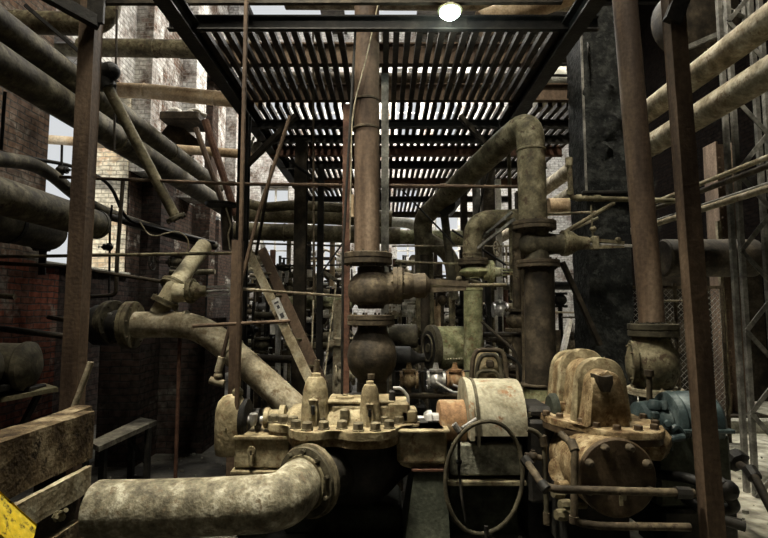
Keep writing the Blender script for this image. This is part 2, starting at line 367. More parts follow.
# back wall with tall openings
bw = B()
xs = [(-5, -3.9), (-3.0, -2.35), (-1.45, -.95), (-.1, .35), (1.15, 1.6), (2.4, 7.2)]
for a, c in xs: bw.box2((a, 15.5, 0), (c, 16.1, 11))
for (a, c) in [(-3.9, -3.0), (-2.35, -1.45), (-.95, -.1), (.35, 1.15), (1.6, 2.4)]:
    bw.box2((a, 15.5, 0), (c, 16.1, 2.2)); bw.box2((a, 15.5, 5.6), (c, 16.1, 7.0)); bw.box2((a, 15.5, 9.6), (c, 16.1, 11))
struct('wall_back', bw, 'brickwhite')
k = 0
for (a, c) in [(-3.9, -3.0), (-2.35, -1.45), (-.95, -.1), (.35, 1.15), (1.6, 2.4)]:
    for (z0, z1) in [(2.2, 5.6), (7.0, 9.6)]:
        k += 1; fr = B()
        for x in (a + .03, (a + c) / 2, c - .03): fr.bar((x, 15.7, z0), (x, 15.7, z1), .05, .06)
        n_ = 5
        for j in range(n_ + 1):
            z = z0 + .03 + (z1 - z0 - .06) * j / n_; fr.bar((a, 15.7, z), (c, 15.7, z), .05, .04)
        struct('window_%d' % k, fr, 'white')
struct('wall_front', B().box2((-5.2, -1.9, 0), (7.6, -1.5, 11)), 'brickblack')  # unseen wall added behind the camera to stop frontal sky light
# roof: boarded strips with long skylight gaps and steel rafters
rf = B()
ZR = 10.6
for x0, x1 in [(-5, -4.0), (-1.9, -1.2), (1.0, 1.7), (3.0, 7.2)]: rf.box2((x0, -1.5, ZR), (x1, 16.5, ZR + .15))
for y0, y1 in [(2.6, 3.1), (6.3, 6.7), (9.8, 10.2), (13.4, 13.8)]: rf.box2((-5, y0, ZR - .01), (7.2, y1, ZR + .14))
rf.box2((-5, -1.5, ZR - .02), (7.2, 6.5, ZR + .13)); rf.box2((1.7, 6.5, ZR - .015), (7.2, 16.5, ZR + .135))  # solid front roof added to cut the sky light falling there
struct('ceiling', rf, 'roof')
tr = B()
for y in (1.0, 4.6, 8.2, 11.8):
    tr.ibeam((-4.4, y, 9.4), (7.2, y, 9.4), .14, .25); tr.ibeam((-4.4, y, 10.5), (7.2, y, 10.5), .14, .2)
    for i in range(9):
        x = -4.2 + i * 1.2; tr.angle((x, y, 9.4), (x + .6, y, 10.5), .09); tr.angle((x + .6, y, 10.5), (x + 1.2, y, 9.4), .09)
struct('ceiling_truss', tr, 'black')

# ================================================================ OVERHEAD WALKWAY
ZP = W(384, 31, 4.1).z      # underside of bars
wk = thing('steel_walkway', 'dark overhead steel walkway floored with long parallel bars', 'walkway', (0, 4.1, ZP))
XL, XR = -1.58, 1.52
def slats(x0, x1, y0, y1, pitch=.098, w=.053, h=.05, z=ZP):
    b = B(); n = int((x1 - x0) / pitch)
    for i in range(n + 1):
        x = x0 + i * pitch
        if y0 < 5 and abs(x + w / 2 + .155) < .15: continue
        j = random.uniform(-.006, .006)
        b.box2((x + j, y0, z), (x + j + w, y1, z + h))
    return b
bays = [(4.12, 5.55), (5.7, 6.9), (7.0, 8.2), (8.3, 9.6), (9.7, 12.2)]
for i, (a, c) in enumerate(bays):
    part(wk, 'bar_panel', slats(XL, XR if i == 0 else XR, a, c), 'slat')
part(wk, 'bar_panel', slats(1.7, 2.6, 5.7, 9.6, .11), 'slat')
part(wk, 'edge_beam', B().channel((XL - .25, 4.06, ZP + .045), (XR + .3, 4.06, ZP + .045), .05, .125, .014, up=Z), 'black')
for x0 in (XL - .06, XR + .06):
    part(wk, 'girder', B().ibeam((x0, 3.35, ZP - .02), (x0, 12.2, ZP - .02), .13, .17, .016), 'black')
for (y, m_, h, dz) in [(4.82, 'rustpost', .22, .17), (5.66, 'rustpost', .20, .15), (6.1, 'black', .1, -.06), (6.65, 'black', .1, -.06), (7.2, 'redrust', .15, -.05), (7.9, 'black', .12, -.05), (9.0, 'redrust', .18, -.06), (10.4, 'black', .12, -.05), (12.1, 'darkrust', .14, -.05)]:
    part(wk, 'cross_beam', B().ibeam((XL - .1, y, ZP + dz), (XR + (1.1 if y > 5.5 else 0), y, ZP + dz), .08, h, .014), m_)
for (x, y, zb) in [(XL - .05, 5.7, 0), (XR - .02, 5.7, 2.2), (XL - .05, 9.4, 0), (XR, 9.4, 0), (2.62, 9.6, 0)]:
    if zb == 0 : part(wk, 'post', B().ibeam((x, y, zb), (x, y, ZP - .08), .12, .12, .014, up=Yv), 'black' if y < 8 else 'darkrust')
# raking knee braces
part(wk, 'brace', B().bar(W(247, 165, 5.7), W(296, 116, 5.7), .09, .05), 'darkrust')
part(wk, 'brace', B().bar(W(500, 160, 5.7), W(460, 116, 5.7), .08, .05), 'darkrust')

# ================================================================ helper things
def pipe(label, pts, dpx=None, r=None, mat='olive', name='pipe', cat='pipe', bend=None, welds=(), group=None, n=20, Yref=None):
    """pts: (px,py,Y) triples or Vectors. dpx = pixel diameter at Yref (or first pt Y)."""
    P = [p if isinstance(p, Vector) else W(*p) for p in pts]
    if r is None: r = PXR(dpx, Yref if Yref else P[0].y)
    o = single(name, label, cat, B().tube(P, r, n, bend, 8), mat, group)
    for (i, t) in welds:      # collars along segment i
        a, c = P[i], P[i + 1]; p = a.lerp(c, t); d = (c - a).normalized()
        part(o, 'collar', B().lathe(p - d * r * .12, d, [(0, r * 1.02), (r * .06, r * 1.07), (r * .18, r * 1.07), (r * .24, r * 1.02)], n), mat)
    o['r'] = r
    return o
def flanges(o, specs, mat='rust', s=None):
    for (p, d, R, th) in specs:
        part(o, 'flange', B().pair(p, d, R, th, 8, s or R * .09), mat)
def post(label, px, Y, w, mat, ztop, zbot=0.0, d=None, name='steel_post', kind='box', lean=0.0, group=None):
    x = px if isinstance(px, float) else W(px, 300, Y).x
    b = B(); a = V((x + lean, Y, zbot)); c = V((x, Y, ztop))
    if kind == 'box': b.bar(a, c, w, d or w, up=Yv, bev=.004)
    elif kind == 'i': b.ibeam(a, c, w, d or w, .012, up=Yv)
    elif kind == 'angle': b.angle(a, c, w, .01, up=Yv)
    else: b.cyl(a, c, w / 2, 16)
    o = single(name, label, 'post', b, mat, group)
    part(o, 'base_plate', B().box((x + lean, Y, zbot + .008), (w * 2.1, w * 2.1, .016)), mat) if zbot == 0 else None
    return o
def handwheel(parent, c, axis, R, mat='rust', spokes=5):
    d, s, u = basis(axis); b = B(); c = V(c)
    pts = [c + s * math.cos(t) * R + u * math.sin(t) * R for t in [2 * PI * i / 24 for i in range(25)]]
    b.tube(pts, R * .09, 8, 0, 1, closed=True)
    for i in range(spokes):
        t = 2 * PI * i / spokes; b.cyl(c, c + (s * math.cos(t) + u * math.sin(t)) * R, R * .06, 6)
    b.cyl(c - d * R * .12, c + d * R * .12, R * .2, 10)
    return part(parent, 'handwheel', b, mat)
def gate_valve(label, c, axis, stem, r, mat='rust', L=None, stem_len=None, wheel=0.0, fl=True, body='ball', group=None, name='gate_valve', fmat=None, stemmat=None):
    c = V(c); axis = V(axis).normalized(); stem = V(stem).normalized(); L = L or r * 3; fmat = fmat or mat
    t = thing(name, label, 'valve', c, group)
    b = B()
    if body == 'ball': b.lathe(c - axis * L / 2, axis, [(0, r * .95), (L * .12, r * .95), (L * .22, r * 1.25), (L * .38, r * 1.55), (L * .5, r * 1.62), (L * .62, r * 1.55), (L * .78, r * 1.25), (L * .88, r * .95), (L, r * .95)], 28)
    else: b.lathe(c - axis * L / 2, axis, [(0, r), (L * .3, r * 1.1), (L * .5, r * 1.2), (L * .7, r * 1.1), (L, r)], 24)
    part(t, 'valve_body', b, mat)
    if fl:
        for sgn in (-1, 1):
            part(t, 'flange', B().pair(c + axis * sgn * L / 2, axis, r * 1.75, r * .22, 8, r * .16), fmat)
    if stem_len:
        part(t, 'bonnet', B().lathe(c + stem * r * .9, stem, [(0, r * 1.0), (r * .7, r * .95), (r * .72, r * 1.3), (r * 1.15, r * 1.3), (r * 1.17, r * .7), (r * 1.6, r * .55), (r * 2.0, r * .5)], 20), mat)
        e = c + stem * (r * 2.9); f = c + stem * (r * .9 + stem_len)
        d, s, u = basis(stem, axis)
        yk = B()
        for sg in (-1, 1): yk.bar(e + u * r * .38 * sg, f.lerp(e, .35) + u * r * .22 * sg, r * .16, r * .16)
        yk.bar(f.lerp(e, .35) - u * r * .4, f.lerp(e, .35) + u * r * .4, r * .25, r * .25)
        part(t, 'yoke', yk, mat)
        part(t, 'stem', B().cyl(e - stem * r * .4, f, r * .11, 8), stemmat or mat)
        if wheel: handwheel(t, f - stem * r * .2, stem, wheel, mat)
    return t
# ================================================================ LEFT SIDE
# tall square post near the timbers
post('rusty square steel post rising beside the timber baulks to the roof', W(79, 270, 3.8).x, 3.8, .115, 'rustpost', W(92, -8, 3.8).z + .5, name='steel_post')
t = thing('bracket', 'dark steel bracket and beam clamped across the head of the rusty square post', 'bracket', W(95, 10, 3.75))
part(t, 'bracket_arm', B().bar(W(20, -20, 3.4), W(100, 24, 3.75), .07, .09), 'black')
part(t, 'bracket_plate', B().box(W(96, 8, 3.72), (.13, .03, .26), None, .004), 'black')
pipe('thick dark upper pipe of the pair running back along the brick wall', [W(0, 25, 3.78) + V((0, -2, 0)), W(0, 25, 3.78), W(0, 25, 3.78) + V((0, 5.2, 0))], r=.125, mat='olivemid', welds=[(1, .22), (1, .6)])
pipe('thick dark lower pipe of the pair running back along the brick wall', [W(0, 64, 3.78) + V((0, -2, 0)), W(0, 64, 3.78), W(0, 64, 3.78) + V((0, 5.6, 0))], r=.145, mat='olivemid', welds=[(1, .3)])
p = W(0, 196, 3.78)
o = pipe('short grey pipe ending in a domed cap behind the square post', [p + V((0, -2, 0)), p, p + V((0, 1.25, 0))], r=.145, mat='olivemid')
part(o, 'end_cap', B().lathe(p + V((0, 1.25, 0)), Yv, [(0, .15), (.05, .15), (.09, .13), (.12, .09), (.135, .03)], 20), 'olivedark')
p = W(0, 219, 4.6)
o = single('oil_tank', 'dark horizontal oil tank lying below the capped pipe against the brick wall', 'tank', B().lathe(p + V((-.1, -1.5, 0)), Yv, [(0, .1), (.05, .15), (.12, .19), (2.35, .19), (2.42, .15), (2.46, .08)], 28), 'olivedark')
part(o, 'strap', B().lathe(p + V((-.1, .2, 0)), Yv, [(0, .197), (.05, .197)], 28), 'black')
# bundle of bent pipes crossing the opening
pipe('dark pipe swooping down across the tall wall opening', [(-10, 158, 4.6), (40, 164, 5.4), (84, 203, 6.4), (130, 222, 7.2), (215, 246, 8.6)], r=.075, mat='olivedark', bend=.5)
pipe('thin black pipe sloping past the wall opening above the swooping pipe', [(-5, 152, 5.2), (75, 166, 6), (110, 182, 6.4), (122, 212, 6.6), (130, 222, 6.8), (215, 243, 7.6)], r=.022, mat='black', bend=.25)
pipe('thick black pipe sloping down the brick pier under the thin one', [(92, 212, 6.6), (150, 228, 7.2), (212, 244, 8.0)], r=.05, mat='black')
# upper horizontal pipes
o = pipe('olive horizontal pipe turning up through a wide elbow beside the square post', [(10, 22, 5.4), (109, 25, 5.4), (110, -60, 5.4)], r=.125, mat='olive', bend=.3, welds=[(0, .1)])
o = pipe('long grey brown horizontal pipe crossing the whitewashed wall', [(48, 47, 6.8), (262, 50, 6.8)], r=.125, mat='olive', welds=[(0, .5)])
pipe('pale tan lagged pipe with a joint ring high on the whitewashed wall', [(115, 90, 7.2), (146, 91, 7.2), (262, 103, 7.2)], r=.108, mat='tan', welds=[(0, .96), (1, .6)])
pipe('slim tan pipe passing beneath the pair of dark pipes', [(42, 139, 7.6), (255, 155, 7.6)], r=.07, mat='tan', welds=[(0, .5), (0, .8)])
o = pipe('raking tubular strut with a flanged foot and a dark cap', [(107, 86, 4.7), (176, 218, 5.0)], r=.052, mat='olive', name='tubular_strut', cat='strut')
a, c = W(107, 86, 4.7), W(176, 218, 5.0); d = (c - a).normalized()
part(o, 'foot_flange', B().flange(c, d, .10, .035, 6, .014), 'olivedark')
part(o, 'elbow_cap', B().tube([a - d * -.02, a - d * .12, a - d * .14 + V((.13, 0, .02))], .085, 16, .12).ball(a - d * .12 + V((-.02, 0, .02)), .105, 16).ball(a - d * .12 + V((.09, 0, .03)), .09, 16), 'black')
# stone corbel and ragged box on the wall
t = thing('stone_corbel', 'pale stone ledge capped with rubble on the whitewashed wall', 'ledge', W(185, 135, 8))
part(t, 'ledge_slab', B().box(W(186, 122, 8.0), (.62, .6, .14), None, .02), 'darkrust')
b = B()
for i in range(7): b.ball(W(170 + i * 5, 112 + random.uniform(-2, 3), 8.0 + random.uniform(-.2, .2)), random.uniform(.05, .1), 8, (1.2, 1, .6))
part(t, 'rubble', b, 'white')
part(t, 'bracket', B().bar(W(166, 127, 8), W(196, 150, 8.3), .12, .3), 'darkrust')
# rail lines
t = single('hand_rail', 'long thin horizontal rail pipe strung across behind the posts', 'rail', B().tube([W(60, 177, 4.9), W(240, 184, 4.9), W(545, 187, 4.9)], .017, 10), 'rustpost')
part(t, 'coupling', B().cyl(W(131, 180, 4.9), W(137, 180.2, 4.9), .024, 10).cyl(W(228, 183.3, 4.9), W(235, 183.6, 4.9), .025, 10).cyl(W(440, 185.8, 4.9), W(447, 186, 4.9), .025, 10), 'rustpost')
single('hand_rail', 'lower thin rail pipe level with the window sill by the brick wall', 'rail', B().tube([W(-10, 257, 4.7), W(240, 253, 4.7)], .016, 10), 'olive')
pipe('dark sagging pipe leading from the sill towards the cream branch valve', [(-8, 263, 4.9), (60, 266, 5.0), (165, 282, 5.1)], r=.02, mat='darkrust')
pipe('slim vertical pipe with a bottom elbow hanging at the wall opening', [(123, 180, 5.6), (117, 260, 5.6), (116, 295, 5.6), (86, 297, 5.6)], r=.022, mat='darkrust', bend=.06)
t = gate_valve('small cock valve on a thin riser in the wall opening', W(109, 247, 6.0), Z, -X, .03, 'black', stem_len=.12, fl=False)
part(t, 'riser', B().tube([W(112, 205, 6.0), W(110, 225, 6.0), W(109, 300, 6.0)], .014, 8), 'black')
t = gate_valve('black valve on a riser below the capped pipe', W(42, 243, 5.6), Z, -X, .05, 'black', stem_len=.15, body='b')
part(t, 'riser', B().cyl(W(44, 222, 5.6), W(42, 275, 5.6), .04, 10), 'black')
t = gate_valve('small cross valve on a rod in the bright opening', W(61, 170, 5.8), Z, X, .035, 'black', stem_len=.12, fl=False)
part(t, 'riser', B().cyl(W(62, 145, 5.8), W(61, 185, 5.8), .014, 8), 'black')
single('hanger_rod', 'thin rod hanging in front of the whitewashed bricks by the tan pipe', 'rod', B().cyl(W(117, 10, 5), W(114, 150, 5), .012, 8), 'darkrust')
single('hanger_rod', 'short black rod between the two dark pipes and the elbow', 'rod', B().bar(W(25, 5, 4.4), W(83, 55, 4.6), .03, .03), 'black')
single('hanger_rod', 'black rod standing beside the near brick above the capped pipe', 'rod', B().cyl(W(5, 92, 4.2), W(1, 150, 4.2), .014, 8), 'black')
# brick wall pipe + machine drums on shelf
pipe('dark pipe fixed along the base-darkened red brick wall', [W(-20, 326, 4.3), W(70, 337, 4.6)], r=.028, mat='darkrust')
pipe('short bronze pipe stub on the red bricks', [W(48, 317, 4.8), W(72, 321, 4.8)], r=.022, mat='rust')
pipe('short pale pipe stub across the red bricks', [W(-12, 295, 4.7), W(15, 297, 4.7)], r=.025, mat='olive')
t = thing('electric_motor', 'dark round motor with a domed end sitting on the wall shelf', 'motor', W(25, 390, 4.2))
a = W(22, 364, 4.2)
part(t, 'motor_body', B().lathe(a - V((.3, .1, 0)), (1, .12, -.03), [(0, .15), (.04, .185), (.34, .185), (.36, .2), (.4, .2), (.42, .17), (.46, .1)], 28), 'olivedark')
part(t, 'end_ring', B().lathe(a - V((.22, .13, 0)), (1, .12, -.03), [(0, .205), (.035, .205)], 28), 'black')
part(t, 'foot', B().box(a - V((.05, .0, .2)), (.4, .2, .05), None, .008), 'black')
part(t, 'terminal_box', B().box(a + V((.05, -.19, -.03)), (.09, .07, .07), None, .01), 'olivedark')
t = thing('electric_motor', 'second round motor cut by the picture edge, in front of the domed one', 'motor', W(2, 392, 3.9))
a = W(-4, 368, 3.9)
part(t, 'motor_body', B().lathe(a - V((.3, .1, 0)), (1, .1, 0), [(0, .12), (.04, .15), (.28, .16), (.32, .15), (.36, .09)], 28), 'olivedark')
part(t, 'foot', B().box(a - V((.1, .0, .16)), (.3, .2, .05), None, .008), 'black')
t = thing('wall_shelf', 'steel shelf carrying the motors on the brick wall', 'shelf', W(0, 396, 4.2))
part(t, 'shelf_board', B().bar(W(-40, 404, 3.9), W(51, 387, 4.35), .38, .035, up=Z), 'olive')
part(t, 'bracket', B().bar(W(40, 391, 4.3), W(20, 430, 4.4), .04, .04), 'black')
single('pry_bar', 'pale round bar leaning behind the timber baulks', 'bar', B().cyl(W(71, 416, 3.66), W(91, 362, 3.7), .022, 12), 'lag')
single('pipe_prop', 'thin vertical prop pipe under the cream bend standing on the floor', 'pipe', B().cyl((W(178, 400, 5.0).x, 5.0, 0), (W(180, 330, 5.0).x, 5.0, W(180, 336, 5.0).z), .018, 10).box((W(178, 400, 5.0).x, 5.0, .01), (.1, .1, .02)), 'redrust')
# timbers
t = thing('timber_baulk', 'heavy old timber baulk with split top lying over the thin plank', 'timber', (-2.1, 2.6, .6))
def P3(px, py, Y): return W(px, py, Y)
def oldbeam(lo, hi, nseg=14, amp=.010, seed=0):
    b = B(); lo, hi = V(lo), V(hi); n = nseg; rows = []
    prof = [(0, 0), (.5, 0), (1, 0), (1, .5), (1, 1), (.66, 1), (.33, 1), (0, 1), (0, .5)]
    for i in range(n + 1):
        y = lo.y + (hi.y - lo.y) * i / n; row = []
        for j, (u, v) in enumerate(prof):
            p = V((lo.x + (hi.x - lo.x) * u, y, lo.z + (hi.z - lo.z) * v))
            q = noise.noise_vector(p * 5 + V((seed, 0, 0))) * amp * (1.6 if i in (0, n) else 1)
            row.append(b.bm.verts.new(p + q))
        rows.append(row)
    for a, c in zip(rows, rows[1:]): b.skin(a, c)
    b.cap(rows[0], True); b.cap(rows[-1]); return b
xf = W(92, 440, 3.4).x; zt = W(92, 411, 3.4).z; zb = W(92, 458, 3.4).z
part(t, 'baulk', oldbeam((xf - .085, 1.9, zb), (xf, 3.42, zt)), 'wood')
part(t, 'baulk', oldbeam((xf - .22, 1.9, zb), (xf - .095, 3.55, zt - .004), seed=5), 'wood')
z2 = W(88, 466, 3.35).z; z3 = W(88, 491, 3.35).z
single('timber_plank', 'thin lighter plank fixed under the heavy baulk', 'timber', oldbeam((xf - .01, 1.9, z3), (xf + .03, 3.36, z2), seed=9, amp=.006), 'woodpale')
t = thing('timber_trestle', 'dark bolted timber frame standing on the floor below the plank', 'trestle', (xf - .1, 2.6, 0))
part(t, 'rail', oldbeam((xf - .12, 1.9, z3 - .16), (xf - .02, 3.30, z3 - .02), seed=3), 'darkrust')
part(t, 'rail', oldbeam((xf - .02, 1.9, z3 - .26), (xf + .04, 3.28, z3 - .14), seed=4), 'wood')
for y in (2.0, 3.15): part(t, 'leg', B().box2((xf - .2, y, 0), (xf - .08, y + .12, zb + .0)), 'darkrust')
part(t, 'bolt', B().bolt(W(58, 516, 3.0), (1, -.6, 0), .045, .05).cyl(W(58, 516, 3.0), W(66, 510, 2.95), .014, 8), 'olive')
# yellow guard bar
t = thing('guard_rail', 'chipped yellow guard rail in the bottom corner', 'rail', (-1.3, 1.5, 0))
a, c = W(-40, 466, 1.55), W(40, 537, 1.75)
part(t, 'rail_bar', B().bar(a - X * .05 + V((0, 0, -.03)), c - X * .05 + V((0, 0, -.03)), .15, .05, up=V((.5, -.2, 1)), bev=.004), 'yellow')
part(t, 'post', B().box2((c.x - .03, c.y - .03, 0), (c.x + .03, c.y + .03, c.z - .1)), 'yellow')
# bench
t = thing('bench', 'low grey plank bench against the brick wall behind the timbers', 'bench', (-2.5, 4.8, 0))
xa = -2.62; zt_ = .56
b = B(); q = [W(89, 441, 4.45), W(99, 447, 4.3), W(157, 418, 5.3), W(141, 416, 5.45)]
for v in q: v.z = zt_
b.plate([(v.x, v.y) for v in q], zt_ - .045, zt_)
part(t, 'bench_top', b, 'bench')
for (px, Y) in [(104, 4.45), (148, 5.15)]:
    x = W(px, 440, Y).x
    part(t, 'leg', B().bar((x, Y, zt_ - .04), (x, Y, 0), .05, .05).bar((x - .16, Y, zt_ - .04), (x - .16, Y, 0), .05, .05).bar((x, Y, .03), (x - .16, Y, .03), .03, .04), 'black')
part(t, 'brace', B().bar(W(125, 432, 4.9), W(145, 462, 5.2), .03, .03), 'black')

# cream pipe assembly (big flange, bend, branch)
YC = 5.0
o = pipe('large cream pipe bending down behind the pump from the wall valve', [(128, 325, YC), (196, 324, YC), (232, 351, 4.9), (300, 413, 4.75)], r=.13, mat='lag', bend=.35, welds=[(0, .85), (2, .0)])
flanges(o, [(W(131, 325, YC), X, .235, .045)], 'olive')
t = thing('gate_valve', 'dark gate valve with bright rods bolted to the big cream pipe flange', 'valve', W(100, 325, YC))
c = W(104, 325, YC)
part(t, 'valve_body', B().lathe(c - X * .17, X, [(0, .17), (.06, .17), (.1, .2), (.2, .2), (.26, .15), (.34, .15)], 24), 'black')
part(t, 'flange', B().pair(W(112, 322, YC), (1, -.25, .0), .215, .04, 8, .02), 'olivedark')
for (y0, y1) in [(313, 314), (319, 318)]:
    part(t, 'rod', B().cyl(W(72, y0 + 0, YC - .1), W(112, y1, YC - .1), .013, 8), 'bare')
part(t, 'gland', B().cyl(W(76, 328, YC), W(96, 328, YC), .07, 14), 'black')
o = pipe('cream branch pipe rising from the big bend towards the wall', [(158, 314, YC), (176, 283, 5.05)], r=.085, mat='cream')
flanges(o, [(W(165, 302, 5.0), W(176, 283, 5.05) - W(158, 314, YC), .135, .028)], 'olive')
o = pipe('cream pipe continuing up from the branch valve to the wall', [(174, 287, 5.05), (204, 246, 5.7)], r=.09, mat='cream')
flanges(o, [(W(174, 286, 5.1), W(200, 250, 5.3) - W(176, 283, 5.05), .14, .028)], 'olive')
t = thing('gate_valve', 'cream tee valve with a bright steel stem on the branch pipe', 'valve', W(190, 293, 5))
c = W(175, 293, 5.0)
part(t, 'tee_body', B().lathe(c, X, [(0, .1), (.08, .09), (.14, .085)], 20), 'cream')
part(t, 'flange', B().pair(W(191, 291, 5), X, .125, .025, 8, .014), 'olive')
part(t, 'bonnet', B().lathe(W(192, 291, 5), X, [(0, .09), (.05, .09), (.08, .06), (.15, .05)], 18), 'olive')
part(t, 'yoke', B().bar(W(205, 287, 5), W(232, 286, 5), .02, .02).bar(W(205, 296, 5), W(232, 294, 5), .02, .02).bar(W(231, 284, 5), W(231, 297, 5), .03, .03), 'bare')
part(t, 'stem', B().cyl(W(200, 291.5, 5), W(238, 290, 5), .012, 8), 'bare')
handwheel(t, W(240, 290, 5), X, .09, 'black')
# pillar under the cream bend
struct('trim_plinth', B().box2((W(112, 400, 5.9).x, 5.6, 0), (W(150, 400, 5.9).x, 6.2, 1.62)), 'brickdark')
struct('trim_plinth_2', B().box2((W(158, 400, 6.4).x, 6.1, 0), (W(212, 400, 6.4).x, 6.9, 1.6)), 'brickdark')
# drain rod with elbow end
o = pipe('thin sloping drain pipe ending in a tee by the post', [(290, 116, 4.6), (258, 215, 4.6), (222, 358, 4.5), (217, 378, 4.5)], r=.018, mat='rustpost', name='drain_pipe')
part(o, 'tee_fitting', B().cyl(W(222, 357, 4.5), W(218, 372, 4.5), .034, 12).cyl(W(210, 380, 4.5), W(224, 384, 4.5), .034, 12).ball(W(218, 376, 4.5), .04, 10), 'lag')
single('tie_rod', 'short horizontal bar crossing the post near the notice ladder', 'rod', B().cyl(W(193, 326, 4.2), W(290, 321, 4.2), .016, 10), 'rustpost')
single('tie_rod', 'long thin rod running from the post to the tall riser pipe', 'rod', B().cyl(W(242, 289, 4.6), W(342, 296, 4.9), .013, 8), 'lag')
single('tie_rod', 'thin vertical conduit running full height in front of the walkway', 'rod', B().cyl((W(240, 270, 3.9).x, 3.9, .9), (W(240, 270, 3.9).x, 3.9, 5.3), .018, 10), 'rustpost')
post('narrow rusty post behind the bearing housing', W(240, 300, 4.35).x, 4.35, .085, 'rustpost', W(240, 240, 4.35).z, name='steel_post', kind='angle')
pipe('hooked cable pipe high against the wall', [(140, 222, 5.5), (150, 238, 5.5), (178, 230, 5.6), (190, 240, 5.6), (184, 262, 5.6)], r=.008, mat='lag', bend=.2, n=8, name='loose_cable', cat='cable')

# ================================================================ CENTRE RISER AND BALL VALVES
YR = 4.35
o = pipe('tall central riser pipe rising through the walkway to the roof', [W(367, 252, YR), W(366, -30, YR) + V((0, 0, 2.4))], r=.112, mat='rustpost', n=28)
for y in (103, 131):
    part(o, 'band', B().lathe(W(366, y, YR), Z, [(0, .114), (.006, .124), (.022, .124), (.028, .114)], 28), 'rust')
part(o, 'flange', B().pair(W(368, 259, YR), Z, .212, .05, 10, .02), 'rust')
t = gate_valve('big globe valve below the central riser with a long stem pointing sideways', W(370, 288, YR), Z, X, .125, 'darkrust', L=.26, fl=False)
for ch in list(t.children): bpy.data.objects.remove(ch)
c = W(371, 288, YR)
part(t, 'valve_body', B().lathe(c - Z * .18, Z, [(0, .11), (.03, .12), (.06, .18), (.12, .2), (.2, .2), (.27, .17), (.31, .12), (.36, .12)], 28).lathe(c, X, [(0, .14), (.24, .14)], 24), 'rust')
part(t, 'flange', B().pair(c + X * .23 + Z * .02, X, .165, .04, 8, .018), 'rust')
part(t, 'bonnet', B().lathe(c + X * .27 + Z * .02, X, [(0, .12), (.06, .12), (.1, .1), (.13, .11), (.2, .11), (.24, .06)], 20), 'rust')
part(t, 'yoke', B().bar(W(415, 281, YR), W(468, 284, YR), .04, .05).bar(W(415, 291, YR), W(466, 288, YR), .03, .04), 'rust')
part(t, 'stem', B().cyl(W(412, 286, YR), W(506, 285, YR), .017, 10).ball(W(459, 279, YR), .028, 10), 'olive')
t = gate_valve('round globe valve seated behind the pump below the upper globe valve', W(371, 355, YR), Z, X, .12, 'darkrust', L=.3, fl=False)
for ch in list(t.children): bpy.data.objects.remove(ch)
c = W(372, 356, YR)
part(t, 'flange', B().pair(W(371, 320, YR), Z, .205, .045, 10, .02), 'rust')
part(t, 'valve_body', B().lathe(c - Z * .24, Z, [(0, .12), (.05, .13), (.09, .17), (.16, .205), (.24, .215), (.33, .2), (.4, .16), (.46, .13), (.52, .125)], 32), 'darkrust')
part(t, 'tail_pipe', B().cyl(c - Z * .22, (c.x, YR, .72), .13, 20), 'darkrust')
post('thin red rusted stanchion beside the central riser', W(346, 270, 4.8).x, 4.8, .065, 'redrust', W(346, 150, 4.8).z + .45, name='steel_post', kind='box')
single('conduit_stub', 'pale short conduit sleeve on the red stanchion', 'pipe', B().cyl(W(352, 195, 4.6), W(352, 217, 4.6), .022, 10), 'tan')
single('tie_rod', 'dark thin rod standing against the central riser down to the pump', 'rod', B().tube([W(356, 20, 4.1), W(343, 250, 4.1), W(342, 395, 4.1)], .011, 8), 'black')
single('tie_rod', 'thin cable drooping in front of the central riser', 'rod', B().tube([W(378, 5, 4.15), W(366, 60, 4.15), W(352, 110, 4.15), W(350, 240, 4.15)], .006, 8, .3), 'lag')
single('tie_rod', 'thin rod hanging from the walkway between the rusty stanchions', 'rod', B().cyl(W(313, 20, 5.2), W(314, 300, 5.2), .012, 8), 'rust')
post('grey perforated channel standing beside the central riser', W(385, 200, 4.9).x, 4.9, .075, 'lattice', W(385, 20, 4.9).z, name='steel_channel', kind='i')

# ================================================================ BIG BENT PIPE ON THE RIGHT OF CENTRE
YN = 4.7
o = pipe('large olive riser bending over and sloping back down past the walkway', [W(533, 222, YN), W(530, 122, YN) , W(508, 138, 5.1), W(422, 219, 7.1), W(424, 246, 7.15), W(425, 330, 7.2)], r=.132, mat='olive', bend=.22, n=28)
for (y) in (152,): part(o, 'collar', B().lathe(W(531, y, YN), Z, [(0, .133), (.008, .142), (.02, .142), (.028, .133)], 28), 'olive')
t = thing('gate_valve', 'large gate valve on the bent riser with its stem pointing to the black column', 'valve', W(536, 245, YN))
c = W(537, 245, YN)
part(t, 'flange', B().pair(W(534, 226, YN), Z, .205, .04, 10, .018), 'rust')
part(t, 'flange', B().pair(W(538, 264, YN), Z, .2, .035, 10, .018), 'rust')
part(t, 'valve_body', B().lathe(c - Z * .17, Z, [(0, .13), (.05, .11), (.12, .10), (.22, .10), (.29, .11), (.34, .13)], 28).lathe(W(519, 244, YN), X, [(0, .015), (.012, .06), (.035, .095), (.07, .115), (.12, .122), (.2, .118), (.28, .105), (.35, .095), (.4, .10)], 28), 'olivedark')
part(t, 'flange', B().pair(W(565, 243, YN), X, .125, .03, 8, .015), 'olive')
part(t, 'bonnet', B().lathe(W(567, 243, YN), X, [(0, .11), (.04, .11), (.1, .07), (.2, .055)], 20), 'olive')
part(t, 'yoke', B().bar(W(585, 239, YN), W(624, 243, YN), .025, .03).bar(W(585, 248, YN), W(624, 246, YN), .025, .03).box(W(595, 243, YN), (.06, .07, .13), None, .008).ball(W(618, 240, YN), .03, 10), 'olive')
part(t, 'stem', B().cyl(W(585, 244, YN), W(636, 246, YN), .014, 8), 'bare')
o = pipe('thick dark pipe going down to the floor below the large gate valve', [W(539, 268, YN), V((W(537, 270, YN).x, YN, .3))], r=.14, mat='darkrust', n=28)
